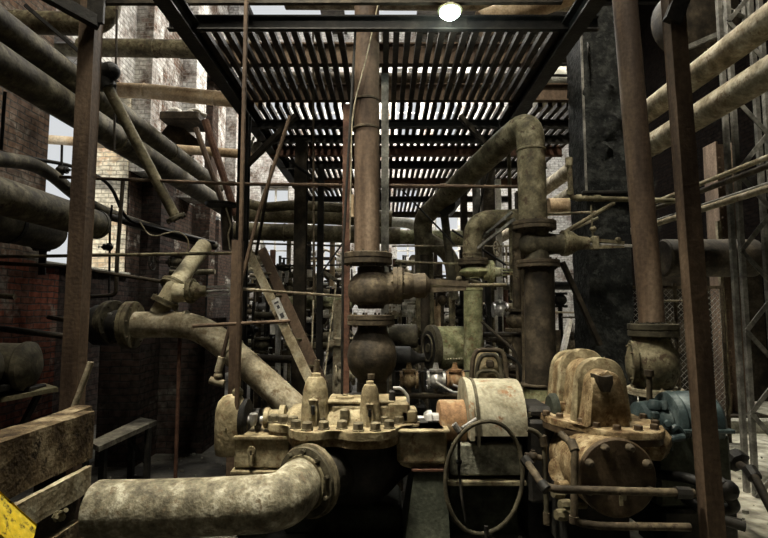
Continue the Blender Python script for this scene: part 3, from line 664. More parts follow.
part(o, 'band', B().lathe(W(537, 386, YN), Z, [(0, .142), (.008, .15), (.02, .15), (.028, .142)], 28), 'rust')
part(o, 'base_section', B().cyl((W(537, 270, YN).x, YN, 0), (W(537, 270, YN).x, YN, W(537, 388, YN).z), .146, 28), 'green')
# second smaller bend
YM = 5.5
o = pipe('smaller olive pipe bending from the valve column towards the large riser', [W(472, 258, YM), W(473, 220, YM), W(528, 218, YM)], r=.105, mat='olive', bend=.24, welds=[(0, .1)])
flanges(o, [(W(473, 262, YM), Z, .165, .035)], 'rust')
t = gate_valve('olive valve below the smaller bent pipe', W(474, 272, YM), Z, X, .1, 'green', L=.14, fl=False, stem_len=.45, wheel=0)
o = pipe('mossy green vertical pipe standing behind the coupling guard', [W(473, 286, YM), V((W(472, 380, YM).x, YM, .0))], r=.103, mat='green', welds=[(0, .02)])
part(o, 'patch_plate', B().bar(W(472, 368, YM - .1), W(472, 380, YM - .1), .12, .02), 'rust')
single('sloping_angle', 'pair of pale angle bars sloping down behind the smaller bend', 'bar', B().bar(W(478, 248, 5.4), W(515, 219, 5.1), .03, .03).bar(W(476, 243, 5.6), W(512, 212, 5.3), .03, .03), 'lattice')

# ================================================================ RIGHT SIDE
single('black_pier', 'black tar coated pier with crumbling face behind the rusty pipe', 'pillar', oldbeam((0, 0, 0), (1, 1, 1)), 'tar') if False else None
def tarpier(x0, x1, y0, y1, z0, z1):
    b = B(); n = 60; rows = []
    per = [(0, 0), (.12, 0), (.24, 0), (.36, 0), (.48, 0), (.6, 0), (.72, 0), (.84, 0), (1, 0), (1, .5), (1, 1), (0, 1), (0, .5)]
    for i in range(n + 1):
        z = z0 + (z1 - z0) * i / n; row = []
        for (u, v) in per:
            p = V((x0 + (x1 - x0) * u, y0 + (y1 - y0) * v, z))
            amp = .012 + (.05 if (W(605, 85, 5.2).z > z > W(605, 155 - 100, 5.2).z * .0 + W(605, 110, 5.2).z - .55) else 0) * (1 if v == 0 and 0 < u < 1 else .15)
            q = noise.noise_vector(p * 9) * amp
            row.append(b.bm.verts.new(p + q))
        rows.append(row)
    for a, c in zip(rows, rows[1:]): b.skin(a, c)
    b.cap(rows[0], True); b.cap(rows[-1]); return b
xa, xb = W(589, 270, 5.2).x, W(632, 270, 5.2).x
o = single('black_pier', 'black tar coated square pier with a crumbling face behind the rusty pipe', 'pillar', tarpier(xa, xb, 5.2, 5.65, 0, W(600, 6, 5.2).z), 'tar')
o['kind'] = 'thing'
part(o, 'corner_strip', B().bar((xa, 5.2, 2.9), (xa, 5.2, W(600, 8, 5.2).z), .02, .02), 'lattice')
part(o, 'collar_ledge', B().box2((xa - .06, 5.13, W(600, 192, 5.2).z - .03), (xb + .06, 5.2, W(600, 192, 5.2).z), .005), 'black')
x = W(638, 160, 4.1).x
o = pipe('rusty brown downpipe standing on the flanged ball valve', [W(652, 322, 4.1), W(624, -10, 4.1)], r=.098, mat='rustpost', n=28)
t = thing('ball_check_valve', 'round olive check valve with thick flanges under the rusty downpipe', 'valve', W(653, 392, 4.1))
part(t, 'flange', B().pair(W(653, 330, 4.1), Z, .19, .052, 12, .02), 'olivedark')
c = W(652, 362, 4.1)
part(t, 'valve_body', B().lathe(c - Z * .25, Z, [(0, .12), (.04, .13), (.09, .17), (.17, .195), (.25, .2), (.33, .185), (.4, .15), (.46, .13)], 32).lathe(c + X * .05, (-1, .3, 0), [(0, .155), (.2, .155)], 28), 'olive')
part(t, 'flange', B().pair(W(633, 362, 4.12), (-1, .3, 0), .175, .02, 8, .018), 'olive')
part(t, 'flange', B().pair(W(655, 391, 4.1), Z, .205, .028, 10, .018), 'lag')
part(t, 'outlet_pipe', B().cyl(W(655, 393, 4.1), (W(655, 393, 4.1).x, 4.1, 0), .12, 20), 'darkrust')
t = single('test_cock', 'short dark vertical cock pipe in front of the check valve', 'pipe', B().cyl(W(649, 376, 3.75), W(650, 410, 3.75), .02, 12).cyl(W(649, 370, 3.75), W(649, 376, 3.75), .034, 12), 'rust')
# near leaning post
a = W(673, 5, 3.0); c = W(713, 538, 3.0); d = (a - c)
a2 = c + d * ((4.95 - c.z) / d.z); c2 = c - d * (c.z / d.z)
t = thing('steel_post', 'near rusty square post leaning slightly in front of the blue motor', 'post', c2)
part(t, 'shaft', B().bar(c2, a2, .088, .088, up=Yv, bev=.006), 'rustpost')
part(t, 'gusset', B().bar(W(672, 22, 2.95), W(690, -25, 2.95), .05, .10), 'black')
part(t, 'base_plate', B().box(c2 + Z * .01, (.2, .2, .02)), 'rustpost')
# large tan pipes to the upper right
p = W(768, 21, 3.78)
pipe('upper fat tan lagged pipe running back past the posts', [p - Yv * 1.5, p + Yv * 7.2], r=.122, mat='lag', n=28, welds=[(0, .75)])
p = W(768, 73, 3.78)
o = pipe('lower fat tan lagged pipe running back past the posts', [p - Yv * 1.5, p + Yv * 9.0], r=.122, mat='lag', n=28, welds=[(0, .3), (0, .72)])
p = W(768, 157, 3.9)
pipe('upper of two slim pipes running back below the fat pipes', [p - Yv * 1, p + Yv * 2.2], r=.022, mat='lag')
p = W(768, 166, 4.1)
pipe('lower of two slim pipes running back below the fat pipes', [p - Yv * 1, p + Yv * 2.0], r=.026, mat='rust')
p = W(768, 188, 3.9)
pipe('middling pale pipe running back lowest beside the lattice tower', [p - Yv * 1, p + Yv * 2.6], r=.033, mat='lag')
p = W(768, 183, 3.7)
pipe('thin bright conduit running back between the slim pipes', [p - Yv * 1, p + Yv * 2.4], r=.009, mat='bare', name='conduit', cat='conduit')
o = pipe('slim horizontal pipe with an upturned elbow crossing the black pier', [W(569, 160, 4.9), W(571, 198, 4.9), W(684, 201, 4.9)], r=.026, mat='olive', bend=.05)
part(o, 'elbow_fitting', B().cyl(W(569, 158, 4.9), W(569, 166, 4.9), .037, 12).cyl(W(570, 190, 4.9), W(570, 195, 4.9), .035, 12).cyl(W(576, 198, 4.9), W(581, 198, 4.9), .036, 12).cyl(W(594, 198.5, 4.9), W(600, 198.5, 4.9), .036, 12), 'olive')
single('sloping_rod', 'rusty rod sloping down from the slim elbow pipe towards the gate valve', 'rod', B().cyl(W(565, 232, 4.9), W(614, 203, 4.9), .022, 10), 'olive')
single('sloping_rod', 'pale rod sloping beneath the rusty one near the gate valve', 'rod', B().cyl(W(571, 230, 5.0), W(598, 218, 5.0), .015, 10), 'lag')
single('sloping_rod', 'thin horizontal rod between the bent riser and the black pier', 'rod', B().cyl(W(545, 214, 5.1), W(596, 212, 5.1), .013, 10), 'lag')
t = gate_valve('little drip valve hanging beside the large gate valve stem', W(593, 229, 4.85), Z, X, .02, 'olive', stem_len=.0, fl=False)
part(t, 'riser', B().cyl(W(591, 205, 4.85), W(593, 243, 4.85), .009, 8), 'olive')
single('raking_brace', 'broad rusty brace slanting down behind the large gate valve', 'brace', B().bar(W(562, 262, 5.0), W(600, 345, 5.0), .07, .04), 'darkrust')
# second row of things behind the pier
pipe('fat pale duct passing behind the large riser towards the pier', [W(548, 207, 6.2), W(600, 206, 6.2)], r=.11, mat='tan', n=20)
single('cream_strut', 'cream painted board leaning by the pier in the gap', 'board', B().bar(W(570, 320, 6.2), W(553, 395, 6.0), .12, .04).bar(W(606, 288, 6.0), W(598, 322, 6.0), .1, .05), 'white')
b = B().lathe(W(662, 258, 5.8), X, [(0, .2), (.02, .22), (1.05, .22), (1.07, .2)], 24)
single('duct', 'dark brown horizontal duct behind the near leaning post', 'duct', b, 'darkrust')
# dark vessel at top right
single('hopper_vessel', 'dark brown curved vessel hanging near the roof between posts', 'vessel', B().lathe(W(706, 8, 5.4), Yv, [(0, .3), (.06, .44), (.35, .44), (.4, .3)], 28), 'darkrust')
single('vessel_support', 'pale angle frame beside the dark hanging vessel', 'frame', B().angle(W(685, 52, 5.0), W(722, 36, 5.0), .06).angle(W(722, 0, 5.0), W(724, 38, 5.0), .05).angle(W(719, 8, 5.0), W(744, 20, 5.0), .05).angle(W(741, 0, 5.0), W(742, 24, 5.0), .05), 'lattice')
# board wall behind tower: fence with mesh
def lattice_tower(label, pts, Y, w, mat='lattice'):
    (xa, xb, z0, z1) = pts
    t = thing('lattice_tower', label, 'tower', ((xa + xb) / 2, Y, z0))
    for x in (xa, xb):
        for y in (Y, Y + .12):
            part(t, 'leg', B().angle((x, y, z0), (x, y, z1), w, .008), mat)
    n = max(2, int((z1 - z0) / .36)); b = B()
    for i in range(n):
        za = z0 + (z1 - z0) * i / n; zc = z0 + (z1 - z0) * (i + 1) / n
        if i % 2: za, zc = zc, za
        b.bar((xa, Y - .01, za), (xb, Y - .01, zc), .042, .01, up=Yv)
    part(t, 'lacing', b, mat)
    return t
lattice_tower('grey lattice tower standing on the dusty floor beside the slim pipes', (W(744, 300, 4.7).x, W(778, 300, 4.7).x, 0, 4.9), 4.7, .042)
Yb = 7.4
t = thing('riveted_column', 'riveted brown steel column bolted to a concrete plinth', 'column', (W(734, 415, Yb).x, Yb, 0)); t['kind'] = 'thing'
xc = W(734, 415, Yb).x
part(t, 'plinth', B().box2((xc - .42, Yb - .35, 0), (xc + .36, Yb + .4, .2), .03), 'concrete')
part(t, 'base_plate', B().box2((xc - .36, Yb - .28, .2), (xc + .3, Yb + .3, .235)).bolts((xc, Yb - .2, .235), Z, .2, 5, .03, .04), 'darkrust')
part(t, 'shaft', B().ibeam((xc, Yb, .23), (xc, Yb, 4.2), .3, .3, .03, up=X), 'rustpost')
b = B()
for i in range(24):
    for sx_ in (-.11, .11): b.ball((xc + sx_, Yb - .155, .5 + i * .15), .016, 6)
part(t, 'rivets', b, 'rustpost')
part(t, 'angle_edge', B().angle((xc - .2, Yb - .17, .23), (xc - .2, Yb - .17, 3.0), .05), 'olive')
# wire mesh screen
def mesh_screen(px0, px1, Y, z0, z1):
    x0, x1 = W(px0, 300, Y).x, W(px1, 300, Y).x; b = B(); p = .075
    n = int((x1 - x0 + z1 - z0) / p)
    for i in range(n):
        s = i * p
        a = (x0 + s, z0) if s < x1 - x0 else (x1, z0 + s - (x1 - x0)); c = (x0, z0 + s) if s < z1 - z0 else (x0 + s - (z1 - z0), z1)
        b.bar((a[0], Y, a[1]), (c[0], Y, c[1]), .006, .004)
        b.bar((x0 + x1 - a[0], Y + .006, a[1]), (x0 + x1 - c[0], Y + .006, c[1]), .006, .004)
    return b
t = thing('mesh_fence', 'rusty diamond wire fence behind the check valve', 'fence', (W(680, 400, 6.6).x, 6.6, .3))
part(t, 'wire_mesh', mesh_screen(628, 722, 6.6, .3, 2.0), 'lattice')
x0, x1 = W(628, 300, 6.6).x, W(722, 300, 6.6).x
part(t, 'top_rail', B().bar((x0, 6.6, 2.0), (x1, 6.6, 2.0), .04, .04), 'rust')
part(t, 'bottom_rail', B().bar((x0, 6.6, .3), (x1, 6.6, .3), .04, .04), 'rust')
for x in (x0, (x0 + x1) / 2, x1): part(t, 'fence_post', B().cyl((x, 6.6, 0), (x, 6.6, 2.05), .025, 8), 'rust')
struct('partition_boards', B().box2((W(640, 300, 9.5).x, 9.5, 0), (7.2, 9.6, 3.0)), 'darkrust')
# ================================================================ MAIN PUMP
YP = 4.05
def wx(px, Y): return W(px, 400, Y).x
def hz(py, Y): return W(384, py, Y).z
ZF = hz(426, 3.75)      # top of split flange
pump = thing('centrifugal_pump', 'large dusty tan split case pump with two tall bell covers', 'pump', (wx(345, YP), YP, 0))
# split flange with scalloped rim
out = []
front = [(266, 4.0), (267, 3.86), (277, 3.79), (289, 3.79), (293, 3.70), (298, 3.60), (308, 3.55), (322, 3.55), (332, 3.61), (342, 3.61), (352, 3.54), (368, 3.53), (382, 3.55), (392, 3.60), (398, 3.70), (404, 3.79), (418, 3.80), (420, 3.88), (420, 4.0)]
for px, Y in front: out.append(((px - 384) / 500 * 3.78, Y))
back = [(x, 2 * 4.12 - y) for x, y in out[::-1]]
full = out + back
def smooth_loop(pts, it=2):
    for _ in range(it):
        q = []
        for i in range(len(pts)):
            a, c = V(pts[i]), V(pts[(i + 1) % len(pts)]); q += [tuple(a * .75 + c * .25), tuple(a * .25 + c * .75)]
        pts = q
    return pts
part(pump, 'upper_flange', B().plate(smooth_loop(full), ZF - .055, ZF, .012), 'pump')
sc_ = [((x + .31) * .985 - .31, 4.12 + (y - 4.12) * .97) for x, y in full]
part(pump, 'lower_flange', B().plate(smooth_loop(sc_), ZF - .115, ZF - .06), 'turb')
b = B()
for px, Y in [(273, 3.88), (283, 3.86), (300, 3.69), (312, 3.63), (327, 3.66), (344, 3.68), (360, 3.61), (376, 3.62), (389, 3.69), (399, 3.84), (411, 3.88), (294, 3.82), (383, 3.82), (322, 3.80)]:
    x = (px - 384) / 500 * 3.78; b.lathe((x, Y, ZF - .005), Z, [(0, .046), (.012, .048), (.014, .04), (.055, .04), (.062, .03)], 6)
for px, Y in [(290, 4.35), (330, 4.5), (370, 4.5), (405, 4.3)]:
    x = (px - 384) / 500 * 3.78; b.lathe((x, Y, ZF - .005), Z, [(0, .04), (.014, .033), (.05, .033)], 6)
part(pump, 'flange_bolts', b, 'olivebolt')
xm = wx(345, YP)
zc = ZF - .03
b = B()   # upper volute: half barrels along x
b.lathe((wx(287, YP), YP, zc), X, [(0, .10), (.05, .19), (.16, .22), (.25, .2), (.3, .25), (.45, .30), (.60, .30), (.72, .23), (.78, .2), (.92, .2), (1.0, .12), (1.03, .08)], 36, su=.66)
b.box((wx(362, 3.98), 3.98, ZF + .155), (.52, .3, .035), None, .012).lathe((wx(345, 3.9), 3.92, ZF + .17), Z, [(0, .075), (.02, .07), (.022, .02), (.03, .02)], 18)
b.box((wx(362, 3.98), 3.96, ZF + .07), (.48, .26, .16), None, .03)
part(pump, 'upper_casing', b, 'pump')
part(pump, 'casing_lug', B().box((wx(345, 3.8), 3.78, ZF + .07), (.07, .06, .1), None, .01), 'olive')
def bell(px, top, w, Y):
    x = wx(px, Y); h = hz(top, Y) - ZF; r = w * .5 * Y / F; bb = B()
    bb.lathe((x, Y, ZF - .02), Z, [(0, r * 1.12), (.03, r * 1.02), (h * .4, r * .95), (h * .68, r * .84), (h * .84, r * .7), (h * .91, r * .55), (h * .93, r * .38), (h * .99, r * .34), (h, r * .2)], 28)
    o = part(pump, 'bell_cover', bb, 'pump')
    part(o, 'slotted_rib', B().bar((x, Y - r * 1.02, ZF), (x, Y - r * .98, ZF + h * .48), r * .42, r * .35, up=Yv, bev=.008).box((x, Y - r * 1.05, ZF + h * .5), (r * .42, r * .3, r * .35), None, .02), 'pump')
    part(o, 'slot_shade', B().box((x, Y - r * 1.22, ZF + h * .3), (r * .26, r * .12, h * .17), None, .006), 'black')  # raised black block, shade of the hollow slot put into its colour
    return o
bell(315.5, 370, 28, 3.86)
bell(370, 378, 21, 3.80)
part(pump, 'oil_plug', B().cyl((wx(316, 3.92), 3.92, hz(372, 3.92)), (wx(317, 3.92), 3.92, hz(360, 3.92)), .022, 8).cyl((wx(371, 3.86), 3.86, hz(379, 3.86)), (wx(371, 3.86), 3.86, hz(374, 3.86)), .03, 6), 'rust')
part(pump, 'gland_block', B().box((wx(398, 3.95), 3.95, ZF + .08), (.17, .26, .16), None, .02).box((wx(408, 3.95), 3.92, ZF + .05), (.13, .2, .1), None, .015), 'pump')
part(pump, 'gland_cap', B().box((wx(392, 3.9), 3.86, ZF + .2), (.05, .05, .08), None, .01), 'black')
part(pump, 'lube_pipe', B().tube([W(393, 388, 3.85), W(401, 388, 3.85), W(408, 396, 3.85), W(408, 404, 3.85)], .012, 8), 'bare')
# lower casing volute, facing forward, shade under the flange put into its black colour
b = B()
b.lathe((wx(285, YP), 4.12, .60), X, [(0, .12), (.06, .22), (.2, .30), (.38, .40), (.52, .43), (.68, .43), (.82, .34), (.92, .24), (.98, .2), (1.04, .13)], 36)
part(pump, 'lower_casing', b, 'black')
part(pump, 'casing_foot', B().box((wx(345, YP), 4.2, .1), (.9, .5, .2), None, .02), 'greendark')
# shaft, left bearing housing
part(pump, 'shaft', B().cyl((wx(228, YP), 4.0, ZF - .01), (wx(480, YP), 4.0, ZF - .01), .032, 14), 'bare')
part(pump, 'gland', B().lathe((wx(287, YP), 4.0, ZF + .005), -X, [(0, .1), (.04, .1), (.045, .065), (.12, .065), (.125, .08), (.16, .08), (.17, .04)], 20).bolts((wx(279, YP), 4.0, ZF + .005), -X, .08, 2, .02, .03), 'pump')
part(pump, 'gland_follower', B().lathe((wx(262, YP), 4.0, ZF - .005), -X, [(0, .085), (.025, .085), (.03, .05), (.07, .05)], 18), 'black')
b = B()
r = .122
b.lathe((wx(229, 3.9), 3.98, hz(456, 3.9)), Z, [(0, r * .95), (.05, r * 1.02), (.22, r * 1.03), (.33, r), (.39, r * .86), (.43, r * .6), (.445, r * .3)], 28)
hb = part(pump, 'bearing_housing', b, 'pump')
part(hb, 'flange', B().lathe((wx(241, 3.95), 4.0, ZF), X, [(0, .15), (.03, .16), (.045, .15)], 26), 'black')
part(hb, 'plug', B().bolt((wx(227, 3.86), 3.87, hz(429, 3.86)), -Yv, .018, .02), 'rust')
part(hb, 'vent_cap', B().lathe((wx(235, 3.9), 3.97, hz(404, 3.9)), Z, [(0, .03), (.05, .03), (.06, .042), (.09, .042), (.115, .02)], 16), 'olive')
part(pump, 'oiler', B().lathe((wx(253, 3.8), 3.82, hz(426, 3.8)), Z, [(0, .02), (.03, .03), (.04, .03), (.085, .032), (.09, .02)], 16), 'bare')
# left bracket under shaft
xa, xb = wx(237, 3.85), wx(292, 3.85)
part(pump, 'bearing_bracket', B().box2((xa, 3.80, hz(469, 3.8)), (xb, 4.25, hz(437, 3.8)), .015).box2((xa - .02, 3.78, hz(472, 3.8) - .02), (xb + .06, 4.28, hz(470, 3.8)), .008), 'pump')
part(pump, 'bracket_rib', B().box((wx(253, 3.8), 3.79, hz(457, 3.8)), (.035, .04, .13), None, .01).lathe((wx(253, 3.8), 3.77, hz(450, 3.8)), Yv, [(0, .03), (.05, .03)], 12).box2((xa - .005, 3.785, hz(438, 3.8) - .01), (xb, 3.83, hz(436, 3.8)), .004), 'pump')
part(pump, 'pedestal', B().box2((wx(243, 4), 3.9, 0), (wx(272, 4), 4.3, hz(470, 3.8)), .01), 'greendark')
# right bracket + pedestal
xa, xb = wx(397, 3.75), wx(446, 3.75)
part(pump, 'bearing_bracket', B().box2((xa, 3.72, hz(465, 3.7)), (xb, 4.2, hz(430, 3.7)), .02).box2((xa - .005, 3.69, hz(433, 3.7)), (xb + .02, 4.2, hz(430, 3.7)), .006).lathe((wx(425, 3.7), 3.95, hz(468, 3.7) - .03), Z, [(0, .19), (.03, .2), (.06, .17)], 24), 'pump')
xl0, xl1, xu0, xu1 = wx(403, 3.75), wx(448, 3.75), wx(414, 3.75), wx(445, 3.75)
b = B(); zt_ = hz(472, 3.72)
vv = [b.bm.verts.new(v) for v in [(xl0, 3.68, 0), (xl1, 3.68, 0), (xl1, 4.25, 0), (xl0, 4.25, 0), (xu0, 3.74, zt_), (xu1, 3.74, zt_), (xu1, 4.2, zt_), (xu0, 4.2, zt_)]]
for f in [(0, 1, 5, 4), (1, 2, 6, 5), (2, 3, 7, 6), (3, 0, 4, 7), (4, 5, 6, 7), (3, 2, 1, 0)]: b.bm.faces.new([vv[i] for i in f])
part(pump, 'pedestal', b, 'greendark')
part(pump, 'pedestal_cap', B().box2((xu0 - .02, 3.72, zt_), (xu1 + .02, 4.22, zt_ + .02), .004), 'redrust')
part(pump, 'shaft_nut', B().lathe((wx(424, 3.95), 3.98, ZF + .0), X, [(0, .05), (.03, .07), (.06, .07), (.065, .05), (.13, .05), (.135, .06), (.16, .06)], 8), 'bare')
part(pump, 'packing_box', B().box((wx(422, 3.9), 3.98, ZF - .04), (.12, .14, .1), None, .02), 'black')
# coupling half
part(pump, 'coupling_drum', B().lathe((wx(438, 4.0), 4.0, ZF - .03), X, [(0, .16), (.01, .175), (.2, .175), (.21, .15)], 32), 'orange')
part(pump, 'coupling_rim', B().lathe((wx(465, 4.0), 4.0, ZF - .03), X, [(0, .19), (.03, .19)], 32), 'olivedark')
# suction flange facing towards camera-left
fc = W(310, 480, 3.55); fn = V((-.50, -.86, 0.02)).normalized()
fo = part(pump, 'suction_flange', B().lathe(fc, -fn, [(-.03, .235), (-.024, .245), (.012, .245), (.02, .235)], 36), 'olivebolt')
part(fo, 'mating_flange', B().lathe(fc + fn * .032, fn, [(0, .228), (.03, .228), (.035, .2)], 36).bolts(fc + fn * .065, fn, .205, 10, .026, .03, .3), 'olivedark')
part(pump, 'suction_nozzle', B().lathe(fc, -fn, [(.0, .17), (.14, .17), (.5, .2)], 28), 'black')
# big elbow pipe
P0 = fc + fn * .06; P1 = fc + fn * .42; P1.z = hz(500, 3.2)
o = pipe('fat mottled grey suction pipe curving from the floor front into the pump flange', [P0, P0 + fn * .06, V((W(284, 500, 3.18).x, 3.16, W(284, 501, 3.18).z)), W(180, 508, 3.16), W(96, 509, 3.16)], r=.166, mat='frost', bend=.34, n=32, name='suction_pipe')
part(o, 'neck_ring', B().lathe(P0, fn, [(-.01, .185), (.03, .182)], 28), 'olive')
part(o, 'end_cap', B().lathe(W(97, 509, 3.16), -X, [(0, .163), (.02, .157), (.035, .13)], 28), 'frost')
part(o, 'saddle', B().box((W(150, 508, 3.16).x, 3.2, .09), (.12, .3, .18), None, .01).box((W(250, 508, 3.16).x, 3.2, .09), (.12, .3, .18), None, .01), 'greendark')
# drive guard
t = thing('coupling_guard', 'faded green sheet metal guard arched over the pump coupling', 'guard', (wx(495, 4.0), 4.0, .5))
def arch(x0, x1, yf, yb, zb, zt, r, th=0.0, skew=0.0):
    b = B(); sec = [(yf, zb)]
    for i in range(13):
        a = PI - (PI / 2) * i / 12; sec.append((yf + r + math.cos(a) * r, zt - r + math.sin(a) * r))
    for i in range(13):
        a = PI / 2 - (PI / 2) * i / 12; sec.append((yb - r + math.cos(a) * r, zt - r + math.sin(a) * r))
    sec.append((yb, zb))
    a_ = [b.bm.verts.new((x0, y, z)) for y, z in sec]; c_ = [b.bm.verts.new((x1, y, z)) for y, z in sec]
    b.skin(a_, c_); b.cap(a_, True); b.cap(c_); return b
zt_ = hz(380, 4.0)
part(t, 'guard_cover', arch(wx(472, 3.85), wx(523, 3.85), 3.74, 4.36, hz(436, 3.75), zt_, .29), 'guard')
part(t, 'guard_band', arch(wx(467, 3.85), wx(471.5, 3.85), 3.72, 4.38, hz(440, 3.75), zt_ + .01, .30), 'guard')
part(t, 'strap', arch(wx(474, 3.85), wx(477, 3.85), 3.73, 4.37, hz(446, 3.75), zt_ + .008, .295), 'olivedark')
part(t, 'guard_foot', B().box2((wx(470, 3.85), 3.9, .45), (wx(520, 3.85), 4.3, hz(436, 3.75))), 'black')
t = thing('gearbox_plinth', 'grey green cast slab with a bright ledge beneath the coupling guard', 'plinth', (wx(484, 3.8), 4.1, 0))
part(t, 'slab', B().box2((wx(450, 3.8), 3.80, hz(476, 3.8)), (wx(522, 3.8), 4.5, hz(444, 3.8)), .012), 'slate')
part(t, 'ledge', B().box2((wx(446, 3.8), 3.77, hz(485, 3.8)), (wx(524, 3.8), 4.5, hz(480, 3.8)), .006), 'olive')
part(t, 'base_block', B().box2((wx(452, 3.8), 3.95, 0), (wx(520, 3.8), 4.5, hz(486, 3.8))), 'greendark')
# hose loop on bracket
hc = W(484, 477, 3.5); d, s, u = V((0, 1, 0)), X, Z
pts = []
for i in range(49):
    a = PI * .56 + 2 * PI * i / 48 * 1.0
    rx, rz = .262, .375
    pts.append(hc + X * math.cos(a) * rx + Z * (math.sin(a) * rz) + Yv * (.012 * math.sin(3 * a)) + X * .03 * math.sin(a))
t = thing('hose_loop', 'single oval loop of rigid hose hanging from a cock below the guard', 'hose', (hc.x, 3.5, hc.z - .38))
part(t, 'hose', B().tube(pts[:-1], .015, 10, 0, 1, closed=True), 'olivedark')
part(t, 'drop_pipe', B().cyl(W(459, 432, 3.52), W(459, 470, 3.55), .011, 8).tube([W(459, 470, 3.55), W(462, 500, 3.5), W(466, 522, 3.5)], .009, 8).ball(W(459, 462, 3.54), .022, 8).cyl(W(486, 526, 3.5), (W(487, 526, 3.5).x, 3.5, 0), .014, 8), 'black')
part(t, 'cock', B().cyl(W(454, 424, 3.52), W(459, 431, 3.52), .022, 10).cyl(W(462, 428, 3.52), W(476, 419, 3.6), .012, 8), 'bare')

# ================================================================ RIGHT HAND TURBINE PUMP
YT = 3.75
ZT = hz(424, 3.45)
tb = thing('turbine_pump', 'rust stained ochre pump with arched hoods and a round bolted end cover', 'pump', (wx(615, YT), YT, 0))
def hood(x0, x1, ya, yb, z0, z1, rr, tap=.06, inset=0):
    rr = min(rr, (x1 - x0 - 2 * tap) * .47)
    def sec(y, e=0):
        pts = []; xa, xb = x0 - e, x1 + e; zt = z1 + e; w = xb - xa
        pts.append((xa, z0)); xa2, xb2 = xa + tap, xb - tap
        for i in range(9):
            a = PI - PI / 2 * i / 8; pts.append((xa2 + rr + math.cos(a) * rr, zt - rr + math.sin(a) * rr))
        for i in range(9):
            a = PI / 2 - PI / 2 * i / 8; pts.append((xb2 - rr + math.cos(a) * rr, zt - rr + math.sin(a) * rr))
        pts.append((xb, z0)); return pts
    b = B(); A = [b.bm.verts.new((x, ya, z)) for x, z in sec(ya)]; Cc = [b.bm.verts.new((x, yb, z)) for x, z in sec(yb)]
    b.skin(A, Cc); f0 = b.bm.faces.new(A[::-1]); f1 = b.bm.faces.new(Cc)
    bmesh.ops.bevel(b.bm, geom=list(f0.edges) + list(f1.edges), offset=.018, segments=2, profile=.5, affect='EDGES')
    return b
# front hood
part(tb, 'hood', hood(wx(583, 3.4), wx(626, 3.4), 3.34, 3.56, ZT, hz(371, 3.36), .10, .045), 'turb')
part(tb, 'arch_rib', hood(wx(572, 3.52), wx(631, 3.52), 3.50, 3.585, ZT, hz(358, 3.52), .14, .04), 'pump')
part(tb, 'hood', hood(wx(566, 3.8), wx(614, 3.8), 3.58, 4.2, ZT, hz(360, 3.75), .12, .04), 'turb')
part(tb, 'arch_rib', hood(wx(555, 3.95), wx(610, 3.95), 3.90, 3.98, ZT, hz(349, 3.93), .15, .04), 'pump')
part(tb, 'arch_rib', hood(wx(549, 4.2), wx(604, 4.2), 4.2, 4.28, ZT, hz(350, 4.22), .15, .04), 'pump')
part(tb, 'hood_foot', hood(wx(552, 3.95), wx(614, 3.95), 3.84, 4.04, ZT, ZT + .07, .03, .0), 'turb')
b = B(); cx_, cz_ = wx(603.5, 3.33), hz(381, 3.33)
sec = [(-.048, .04), (0, .03), (.048, .04), (.05, -.01), (.026, -.065), (-.012, -.065), (-.042, -.005)]
a_ = [b.bm.verts.new((cx_ + x, 3.29, cz_ + z)) for x, z in sec]; c_ = [b.bm.verts.new((cx_ + x * 1.1, 3.40, cz_ + z * 1.1)) for x, z in sec]
b.skin(a_, c_); b.cap(a_, True); b.cap(c_)
part(tb, 'lifting_lug', b, 'rust')
ol = [(556, 4.3), (549, 3.75), (556, 3.55), (572, 3.42), (578, 3.28), (590, 3.20), (618, 3.18), (634, 3.20), (645, 3.32), (650, 3.5), (650, 4.3)]
ol = [((px - 384) / 500 * 3.5, y) for px, y in ol]
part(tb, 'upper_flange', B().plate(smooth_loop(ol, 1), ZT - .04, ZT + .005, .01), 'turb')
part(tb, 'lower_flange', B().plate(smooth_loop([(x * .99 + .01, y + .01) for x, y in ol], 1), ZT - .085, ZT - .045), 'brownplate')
b = B()
for px, Y in [(553, 3.72), (562, 3.62), (575, 3.46), (582, 3.34), (596, 3.26), (615, 3.25), (632, 3.28), (642, 3.4), (645, 3.6)]:
    b.lathe(((px - 384) / 500 * 3.5, Y, ZT), Z, [(0, .03), (.008, .032), (.01, .026), (.034, .026), (.038, .02)], 6)
part(tb, 'flange_bolts', b, 'brownplate')
# lower body
ec = W(619, 479, 3.16)
b = B(); b.lathe((ec.x, 3.2, ec.z), Yv, [(0, .24), (.03, .243), (.25, .25), (.45, .235), (.8, .235), (1.1, .2)], 40)
part(tb, 'lower_casing', b, 'turb')
part(tb, 'neck', B().box2((wx(574, 3.5), 3.42, ec.z), (wx(644, 3.5), 4.25, ZT - .08), .04), 'brownplate')
ep = part(tb, 'end_cover', B().lathe((ec.x, 3.21, ec.z), -Yv, [(0, .23), (.005, .24), (.03, .24), (.04, .23)], 48), 'brownplate')
b = B()
for a in (200, 152, 113, 68, 27, -20):
    a = math.radians(a); p = V((ec.x + math.cos(a) * .2, 3.17, ec.z + math.sin(a) * .2)); b.lathe(p, -Yv, [(0, .027), (.01, .027), (.03, .024), (.045, .014)], 10)
part(ep, 'cover_studs', b, 'rust')
part(ep, 'drain_key', B().bar((ec.x + .0, 3.14, ec.z - .06), (ec.x + .0, 3.14, ec.z - .15), .008, .02).cyl((ec.x + .025, 3.15, ec.z - .07), (ec.x + .025, 3.15, ec.z - .12), .012, 8), 'olive')
part(tb, 'side_boss', B().cyl(W(572, 470, 3.6), W(560, 470, 3.5), .09, 18).cyl(W(568, 485, 3.4), W(557, 486, 3.35), .03, 12).lathe(W(641, 436, 3.5), V((.6, -.35, -.3)), [(0, .12), (.1, .12), (.16, .09), (.18, .05)], 20), 'turb')
